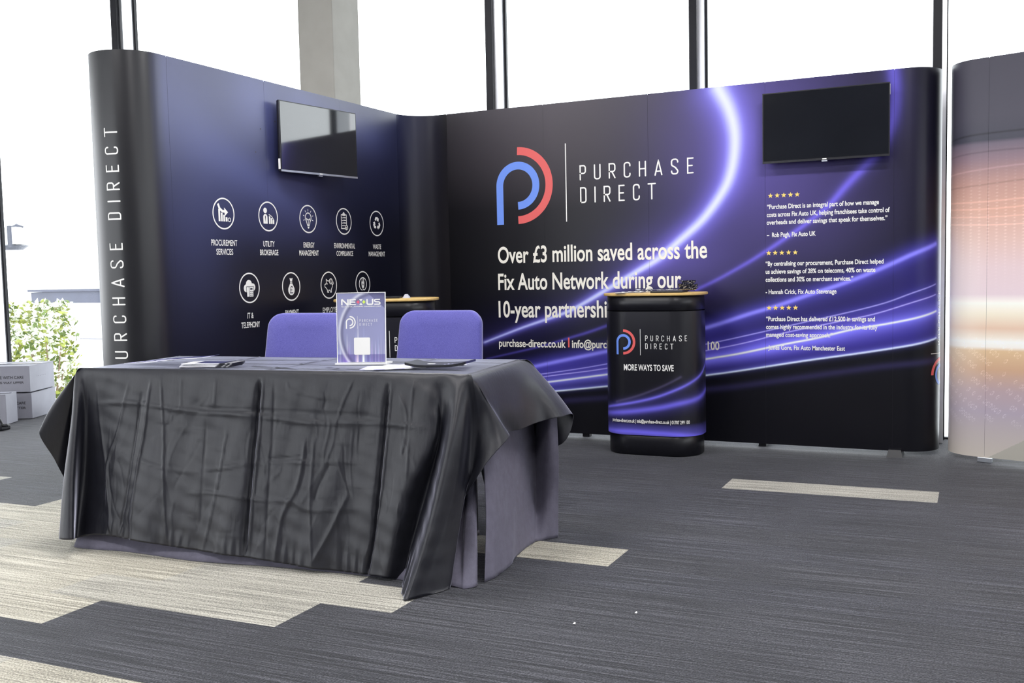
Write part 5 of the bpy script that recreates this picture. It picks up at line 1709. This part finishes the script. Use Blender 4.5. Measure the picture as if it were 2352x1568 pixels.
sign_decal('title_arrow', M2().poly([(a[0] + (2.50 + p) * u, a[1] + q * hcap) for p, q in ((.02, .66), (.2, .66), (.2, .9), (.52, .5), (.2, .1), (.2, .34), (.02, .34))]), M_PINK_INK)
sign_decal('title_arrow', M2().poly([(a[0] + (3.94 - p) * u, a[1] + q * hcap) for p, q in ((.02, .66), (.2, .66), (.2, .9), (.52, .5), (.2, .1), (.2, .34), (.02, .34))][::-1]), M_LIME_INK)
sy = sxy(60, 436)
m = text2('FIX AUTO UK | NATIONAL CONFERENCE | 2025', Ltot, hcap * .19, .02); m.xf(lambda x, y: (x + a[0], y + sy[1])); sign_decal('event_subtitle', m, M_WHITE_INK)
lcx = sxy(180, 705); Rl = (sxy(180, 590)[1] - sxy(180, 820)[1]) / 2
bm_, rm_ = logo_mark(Rl); bm_.add((rm_.v, rm_.f)); bm_.xf(lambda x, y: (x + lcx[0], y + lcx[1])); sign_decal('logo_mark', bm_, M_WHITE_INK)
dv = sxy(322, 705); sign_decal('logo_divider', M2().rect(dv[0] - .0005, lcx[1] - Rl, dv[0] + .0005, lcx[1] + Rl * .95), M_WHITE_INK)
for txt, yy, xr in (('PURCHASE', 697, 683), ('DIRECT', 768, 580)):
    a_ = sxy(360, yy); b_ = sxy(xr, yy); m, wd = stroke_text(txt, Rl * .42, .54, .10); k_ = (b_[0] - a_[0]) / wd
    m.xf(lambda x, y: (x * k_ + a_[0], y + a_[1])); sign_decal('logo_lettering', m, M_WHITE_INK)
# plain white tile where the photograph has a scan code (left blank)
p0 = sxy(262, 1290); p1 = sxy(550, 978); w_ = p1[0] - p0[0]
rr = rounded_rect((p0[0] + p1[0]) / 2, (p0[1] + p1[1]) / 2, w_, p1[1] - p0[1], w_ * .07)
sign_decal('white_tile', M2().poly(rr), M_WHITE_INK)

# ================================================================== LEAFLETS AND FOLDER ON THE TABLE
CT = TZ + .0098


def leaflet(label, a, b, rot, w, d, z, cols_, lift=0.0, group=None, name='leaflet', cat='leaflet', th=.0014, seed=0, curl=0.0):
    """thin printed sheet (w x d) centred at table (a,b); cols_(x,y in 0..1) gives the print"""
    nx, ny = 33, 13
    X, Y = np.meshgrid(np.linspace(0, 1, nx), np.linspace(0, 1, ny)); x, y = X.ravel(), Y.ravel()
    lx = (x - .5) * w; ly = (y - .5) * d; c, s = math.cos(rot), math.sin(rot)
    h = z + lift * x + curl * (np.abs(x - .5) * 2) ** 2.5 + .0006 * np.sin(x * 9 + seed)
    P = FL_[None, :] + np.outer(a + lx * c - ly * s, EX) + np.outer(b + lx * s + ly * c, EY); P[:, 2] = h
    C = np.array([cols_(p, q) for p, q in zip(x, y)])
    V_ = np.vstack([P, P - np.array([0, 0, th])]); C = np.vstack([C, C])
    f1 = grid_faces(ny, nx)[:, ::-1]; f2 = grid_faces(ny, nx, nx * ny)
    rim = []
    I = np.arange(nx * ny).reshape(ny, nx); loop = list(I[0]) + list(I[1:, -1]) + list(I[-1, -2::-1]) + list(I[-2:0:-1, 0])
    for i in range(len(loop)):
        p, q = loop[i], loop[(i + 1) % len(loop)]; rim.append((p, p + nx * ny, q + nx * ny, q))
    o = mesh_obj(name, V_, [tuple(f) for f in f1] + [tuple(f) for f in f2] + rim, M_PAPER, None, False, C)
    return tag(o, label, cat, group)


NAVY = np.array(srgb(40, 42, 82)); WHT = np.array([.86, .86, .90]); LAV = np.array(srgb(172, 170, 214)); DK = np.array(srgb(14, 15, 32))


def p_fan(seed):
    r = random.Random(seed); b0 = r.uniform(.05, .2); b1 = r.uniform(.55, .8)
    def f(x, y):
        if y < .06: return WHT * (.75 if x < .12 else 1)
        if b0 < x < b1 and .2 < y < .95: return NAVY if (int(x * 23 + seed) % 5) else NAVY * 1.8
        return NAVY * .9 if y > .45 else LAV * .7
    return f


fan = [(.205, .215, -.16), (.262, .225, -.05), (.318, .230, .05), (.374, .230, .14), (.425, .226, .22)]
names_f = ['leftmost navy leaflet of the fan on the left half of the table', 'second navy leaflet from the left in the fan on the table', 'middle navy leaflet of the fan on the left half of the table', 'fourth navy leaflet from the left in the fan, next to the stack', 'navy leaflet of the fan partly under the printed stack']
for i, (a_, b_, r_) in enumerate(fan):
    leaflet(names_f[i], a_, b_, r_, .205, .10, CT + .0026 + .0050 * i, p_fan(i + 2), .012, 'fanned leaflets on the table', seed=i, curl=.002)
r_names = ['bottom leaflet of the small printed stack on the table', 'second leaflet up in the small printed stack on the table', 'third leaflet up in the small printed stack on the table', 'top leaflet of the small printed stack with white left end and dark right end']
for i in range(4):
    def pst(x, y, i=i):
        if x < .20: return WHT
        if y < .10 and x < .75: return WHT * .9
        if x > .74: return DK if (int(x * 46) % 4) else WHT * .7
        return NAVY if y > .3 else NAVY * .8
    leaflet(r_names[i], .575 + .004 * i, .150 + .003 * ((i * 7) % 3), .06 + .02 * i, .235, .11, CT + .0030 + .0040 * i, pst, .002, 'stacked leaflets on the table', seed=i + 9, curl=.0006 * (i > 2), th=.003)


def p_white(seed):
    r = random.Random(seed); ph = r.uniform(0, 6)
    return lambda x, y: WHT * (1.0 - .05 * (math.sin(x * 40 + ph) > .5)) if (math.sin(x * 17 + ph) + math.sin(y * 13 + ph)) < .9 else LAV


wl = [(1.405, .165, .25, 'white leaflet lying flat nearest the sign holder, left end of the right-hand spread'), (1.46, .20, .10, 'white and lavender leaflet second from the sign holder'),
      (1.53, .24, -.05, 'white leaflet fanned out behind the dark folder'), (1.60, .235, .15, 'white leaflet whose right corner sticks out from under the dark folder')]
for i, (a_, b_, r_, lab) in enumerate(wl):
    leaflet(lab, a_, b_, r_, .21, .15, CT + .0022 + .0026 * i, p_white(i + 4), .003, 'white leaflets on the right of the table', seed=i + 20)


def p_fold(x, y):
    if y < .10: return DK * .6
    if .30 < x < .42 and .40 < y < .55: return WHT * .8
    if .62 < x < .74 and .12 < y < .5 and int((x + y) * 60) % 4 == 0: return LAV
    if x > .93: return NAVY * 1.2
    return DK
leaflet('dark navy folder with turned-up ends on the right front of the table', 1.63, .150, .04, .245, .13, CT + .0200, p_fold, .004, None, 'folder', 'folder', th=.009, seed=3, curl=.012)

# ================================================================== CARTONS BY THE WINDOW
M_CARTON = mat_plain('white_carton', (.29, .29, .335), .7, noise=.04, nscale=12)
M_INK = mat_plain('black_ink', (.02, .02, .025), .6, noise=.1)


def carton(label, c, w, d, h, rz, z0, text, group=None):
    t = thing('carton', label, 'carton', (c[0], c[1], z0), group)
    e = np.array([math.cos(rz), math.sin(rz)]); nn = np.array([-e[1], e[0]])
    def q(x, y, z): p = np.array(c) + e * x + nn * y; return (p[0], p[1], z0 + z)
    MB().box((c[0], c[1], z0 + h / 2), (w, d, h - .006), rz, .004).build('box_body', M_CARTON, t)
    g = .004
    for sy_ in (-1, 1):
        y0, y1 = (-d / 2, -g / 2) if sy_ < 0 else (g / 2, d / 2)
        MB().add([q(-w / 2, y0, h - .003), q(w / 2, y0, h - .003), q(w / 2, y1, h - .003), q(-w / 2, y1, h - .003), q(-w / 2, y0, h), q(w / 2, y0, h), q(w / 2, y1, h + (.004 if sy_ > 0 else 0)), q(-w / 2, y1, h)],
                 [(3, 2, 1, 0), (4, 5, 6, 7), (0, 1, 5, 4), (1, 2, 6, 5), (2, 3, 7, 6), (3, 0, 4, 7)]).build('flap', M_CARTON, t)
    MB().add([q(-w / 2, -.025, h + .0052), q(w / 2, -.025, h + .0052), q(w / 2, .025, h + .0052), q(-w / 2, .025, h + .0052)], [(0, 1, 2, 3)]).build('tape', mat_plain('clear_tape', (.55, .56, .64), .2, noise=.03), t)
    for txt, wd, cap, xc, zc_, face, rot in text:
        m = text2(txt, wd, cap, .012, 'center')
        if rot: m.xf(lambda x, y: (-y, x))
        if face == 'front': V_ = [q(xc + p[0], -d / 2 - .0012, zc_ + p[1]) for p in m.v]
        else: V_ = [q(w / 2 + .0012, xc + p[0], zc_ + p[1]) for p in m.v]
        mesh_obj('carton_print', V_, m.f, M_INK, t)
    return t


bz = on_z(75, 962, 0); BR = math.radians(26)
e = np.array([math.cos(BR), math.sin(BR)]); nn = np.array([-e[1], e[0]])
BW, BD, BH = .46, .44, .215
cc_ = bz[:2] - e * BW / 2 + nn * BD / 2
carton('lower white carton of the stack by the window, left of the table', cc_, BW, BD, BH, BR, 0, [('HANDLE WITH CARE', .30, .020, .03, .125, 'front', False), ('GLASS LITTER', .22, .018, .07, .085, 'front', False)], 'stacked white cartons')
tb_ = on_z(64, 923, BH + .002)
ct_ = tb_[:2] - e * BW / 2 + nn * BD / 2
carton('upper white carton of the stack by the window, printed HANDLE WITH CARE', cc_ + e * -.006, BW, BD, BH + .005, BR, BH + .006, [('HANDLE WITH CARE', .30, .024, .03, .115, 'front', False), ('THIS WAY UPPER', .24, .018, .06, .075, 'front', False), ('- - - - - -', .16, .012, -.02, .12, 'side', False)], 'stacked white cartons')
sb2 = on_z(42, 967, 0)
sb3 = on_z(16.5, 976, 0); r3 = math.radians(29); e3 = np.array([math.cos(r3), math.sin(r3)]); n3 = np.array([-e3[1], e3[0]])
carton('small white carton standing in front of the stacked pair by the window', sb3[:2] - e3 * .105 + n3 * .10, .21, .20, .245, r3, 0, [('10L', .05, .022, .055, .09, 'front', True)])
# crumpled plastic bag and dark strap
pb_ = on_z(97, 957, 0)
bmx = bmesh.new(); bmesh.ops.create_icosphere(bmx, subdivisions=4, radius=1)
rb_ = np.random.default_rng(3); K = rb_.normal(size=(14, 3)) * 4; ph = rb_.uniform(0, 6, 14)
Vb = []
for v_ in bmx.verts:
    p = np.array(v_.co); d_ = 1 + .09 * np.sum(np.abs(np.sin(K @ p + ph)) - .6) / 2
    Vb.append((pb_[0] + .12 + p[0] * d_ * .08, pb_[1] + .13 + p[1] * d_ * .10, max(.003, .055 + p[2] * d_ * .060)))
Fb = [[v_.index for v_ in f.verts] for f in bmx.faces]; bmx.free()
o = mesh_obj('plastic_bag', Vb, Fb, mat_plain('white_film', (.78, .79, .82), .35, trans=.15, noise=.04), None, False); tag(o, 'crumpled white plastic bag on the floor beside the carton stack', 'bag')
st_ = on_z(3, 988, 0)
t = thing('shoulder_bag', 'black bag with a strap in front of the small white carton by the window', 'bag', st_)
MB().box((st_[0] - .06, st_[1] + .0, .022), (.20, .10, .044), .1, .012).build('bag_body', M_PLASTIC_BLACK, t)
MB().tube(catmull(np.array([st_ + np.array([-.12, -.02, .04]), st_ + np.array([-.05, -.03, .11]), st_ + np.array([.01, -.02, .09]), st_ + np.array([.035, -.01, .045]), st_ + np.array([.075, 0, .042])]), 8), .009, 8).build('strap', M_PLASTIC_BLACK, t, True)
# two crumbs on the carpet
for px_, lab in (((1319, 1432), 'tiny white scrap on the dark carpet, lower of the two near the table'), ((1461, 1407), 'tiny white scrap on the dark carpet, right of the other scrap')):
    p = on_z(*px_, .004)
    o = MB().add([(p[0] - .004, p[1] - .004, .0042), (p[0] + .004, p[1] - .003, .0042), (p[0] + .003, p[1] + .006, .006), (p[0] - .003, p[1] + .005, .0042), (p[0], p[1], .0095)], [(0, 1, 4), (1, 2, 4), (2, 3, 4), (3, 0, 4), (3, 2, 1, 0)]).build('paper_scrap', M_WHITE_INK); tag(o, lab, 'paper scrap', 'scraps on the carpet')

# ================================================================== OUTSIDE THE GLASS
GZ = -1.35
M_GROUND = mat_plain('pale_paving', (.80, .80, .80), .8, noise=.05, nscale=2)
o = MB().add([(-60, 6.6 - 8, GZ), (30, 6.6, GZ), (30, 80, GZ), (-60, 80, GZ)], [(0, 1, 2, 3)]).build('ground', M_GROUND); tag(o, kind='structure')
M_GRASS = mat_plain('grass', (.20, .27, .04), .9, noise=.35, nscale=30, bump=.4)
o = MB().add([(-1.2, 7.2, GZ + .01), (4, 7.6, GZ + .01), (4, 10.2, GZ + .01), (-1.2, 9.8, GZ + .01)], [(0, 1, 2, 3)]).build('lawn', M_GRASS); tag(o, 'strip of bright grass outside the window seen between the two display walls', 'grass', kind='stuff')
M_BWALL = mat_plain('white_render', (.88, .88, .88), .7, noise=.03, nscale=1)
M_FASCIA = mat_plain('slate_cladding', (.05, .054, .085), .5, noise=.12, nscale=3)


def at_y(x, y, Y): return on_plane(x, y, (0, Y, 0), (0, 1, 0))


YBLD = 30
f0 = at_y(95, 674, YBLD); f1 = at_y(330, 664, YBLD); f2 = at_y(330, 694, YBLD)
bl = thing('building', 'pale low building with a slate grey roof band far beyond the window', 'building', (f0[0], YBLD, GZ))
xa, xb = f0[0], f1[0] + 6
zt_ = (f0[2] + f1[2]) / 2; zb_ = f2[2]
MB().box(((xa + xb) / 2, YBLD + 4.1, (zb_ + GZ) / 2), (xb - xa, 8, zb_ - GZ)).build('wall', M_BWALL, bl)
MB().box(((xa + xb) / 2 - .2, YBLD + 4, (zt_ + zb_) / 2), (xb - xa + .4, 8.4, zt_ - zb_)).build('roof_band', M_FASCIA, bl)
MB().box(((xa + xb) / 2 - .2, YBLD + 4, zt_ + .06), (xb - xa + .6, 8.6, .10)).build('roof_edge', M_FASCIA, bl)
w0 = at_y(182, 777, YBLD); w1 = at_y(242, 800, YBLD)
MB().box(((w0[0] + w1[0]) / 2, YBLD + .09, (w0[2] + w1[2]) / 2), (w1[0] - w0[0], .12, w0[2] - w1[2])).build('window', mat_plain('blue_glass', (.10,.11,.16), .15, noise=.04), bl)

# bush
M_LEAFS = [mat_plain('leaf_yellow', (.25, .28, .045), .6, noise=.3, nscale=9), mat_plain('leaf_green', (.11, .165, .03), .6, noise=.3, nscale=9), mat_plain('leaf_pale', (.86, .88, .78), .5, noise=.05, nscale=9)]
YB2 = 8.9
bc = at_y(118, 830, YB2); bt = at_y(75, 700, YB2); br_ = at_y(222, 850, YB2); bl_ = at_y(10, 840, YB2)
bush = thing('bush', 'sunlit yellow-green bush right outside the window behind the cartons', 'bush', (bc[0], bc[1], GZ))
V = []; Fc = []; Mi = []
rb_ = np.random.default_rng(21)
for k in range(3600):
    u_ = rb_.normal(size=3); u_ /= np.linalg.norm(u_); rr = rb_.uniform(.55, 1.0) ** .5
    sx_ = (br_[0] - bl_[0]) * .50; top_h = bt[2] - GZ
    hz = rb_.uniform(0, 1); wid_ = sx_ * (1 - hz ** 2.2) ** .7 * (.75 + .25 * math.sin(hz * 9))
    p = np.array([bc[0] - .10 + u_[0] * rr * wid_ - .12 * hz, bc[1] + u_[1] * rr * .55, GZ + .05 + hz * top_h])
    s_ = rb_.uniform(.020, .048); a1 = rb_.normal(size=3); a1 /= np.linalg.norm(a1); a2 = np.cross(a1, rb_.normal(size=3)); a2 /= np.linalg.norm(a2)
    i = len(V); V += [p - a1 * s_ * 1.3, p + a2 * s_ * .7 + a1 * .2 * s_, p + a1 * s_ * 1.3, p - a2 * s_ * .7 + a1 * .2 * s_]; Fc.append((i, i + 1, i + 2, i + 3))
    Mi.append(int(rb_.choice(3, p=[.36, .22, .42])))
fo_ = mesh_obj('foliage', V, Fc, M_LEAFS, bush); fo_.data.polygons.foreach_set('material_index', Mi)
mb = MB()
for k in range(9):
    a_ = k * .7; mb.tube([(bc[0] - .1, bc[1], GZ), (bc[0] - .1 + .12 * math.cos(a_), bc[1] + .1 * math.sin(a_), GZ + .8), (bc[0] - .15 + .35 * math.cos(a_), bc[1] + .25 * math.sin(a_), GZ + 1.7)], [.02, .014, .006], 6)
mb.build('stems', mat_plain('bark', (.25, .18, .12), .8, noise=.2), bush)

# lamp outside
YLP = 9.5
def lp(x, y): return at_y(x / 5.6, 480 + y / 5.6, YLP)
pA = lp(60, 500); pB = lp(312, 465); pT = lp(300, 240); pL_ = lp(100, 240)
M_LAMPM = mat_plain('lamp_metal', (.06, .064, .09), .4, metal=.2, noise=.1)
lampo = thing('street_lamp', 'grey outdoor lamp with a white box head outside the left window', 'lamp', (lp(40, 500)[0], YLP, GZ))
x0, x1 = lp(40, 460)[0], pB[0]; zb_ = lp(180, 480)[2]; ztp = lp(220, 235)[2]
cx_ = (x0 + x1) / 2; cxr = (x1 - x0) / 2
MB().add(*(lambda P_, n: (P_, [tuple(range(n))[::-1], tuple(range(n, 2 * n))] + [(i, (i + 1) % n, n + (i + 1) % n, n + i) for i in range(n)]))([(cx_ + cxr * .55 * math.cos(q), YLP + .12 * math.sin(q), zb_ - .05) for q in np.linspace(0, 2 * math.pi, 25)[:-1]] + [(cx_ + cxr * math.cos(q), YLP + .2 * math.sin(q), zb_ + .012) for q in np.linspace(0, 2 * math.pi, 25)[:-1]], 24)).build('base_plate', M_LAMPM, lampo)
MB().box((cx_ + cxr * .28, YLP, (zb_ + ztp) / 2 + .01), (cxr * 1.25, .22, ztp - zb_ - .02), 0, .008).build('lamp_head', mat_plain('lamp_white', (.92, .92, .92), .4, noise=.02), lampo)
MB().box((at_y(122 / 5.6, 540, YLP - .17)[0], YLP - .17, (zb_ + ztp) / 2), (.055, .03, ztp - zb_ + .03)).build('bracket', M_LAMPM, lampo)
MB().tube([(lp(150, 228)[0], YLP, ztp + .005), (lp(215, 215)[0], YLP, ztp + .022), (lp(295, 245)[0], YLP, ztp + .002)], [.02, .03, .012], 10).build('cap', M_LAMPM, lampo)
MB().tube([(lp(52, 500)[0], YLP, GZ), (lp(52, 500)[0], YLP, zb_ - .03)], .018, 10).build('pole', M_BWALL, lampo)
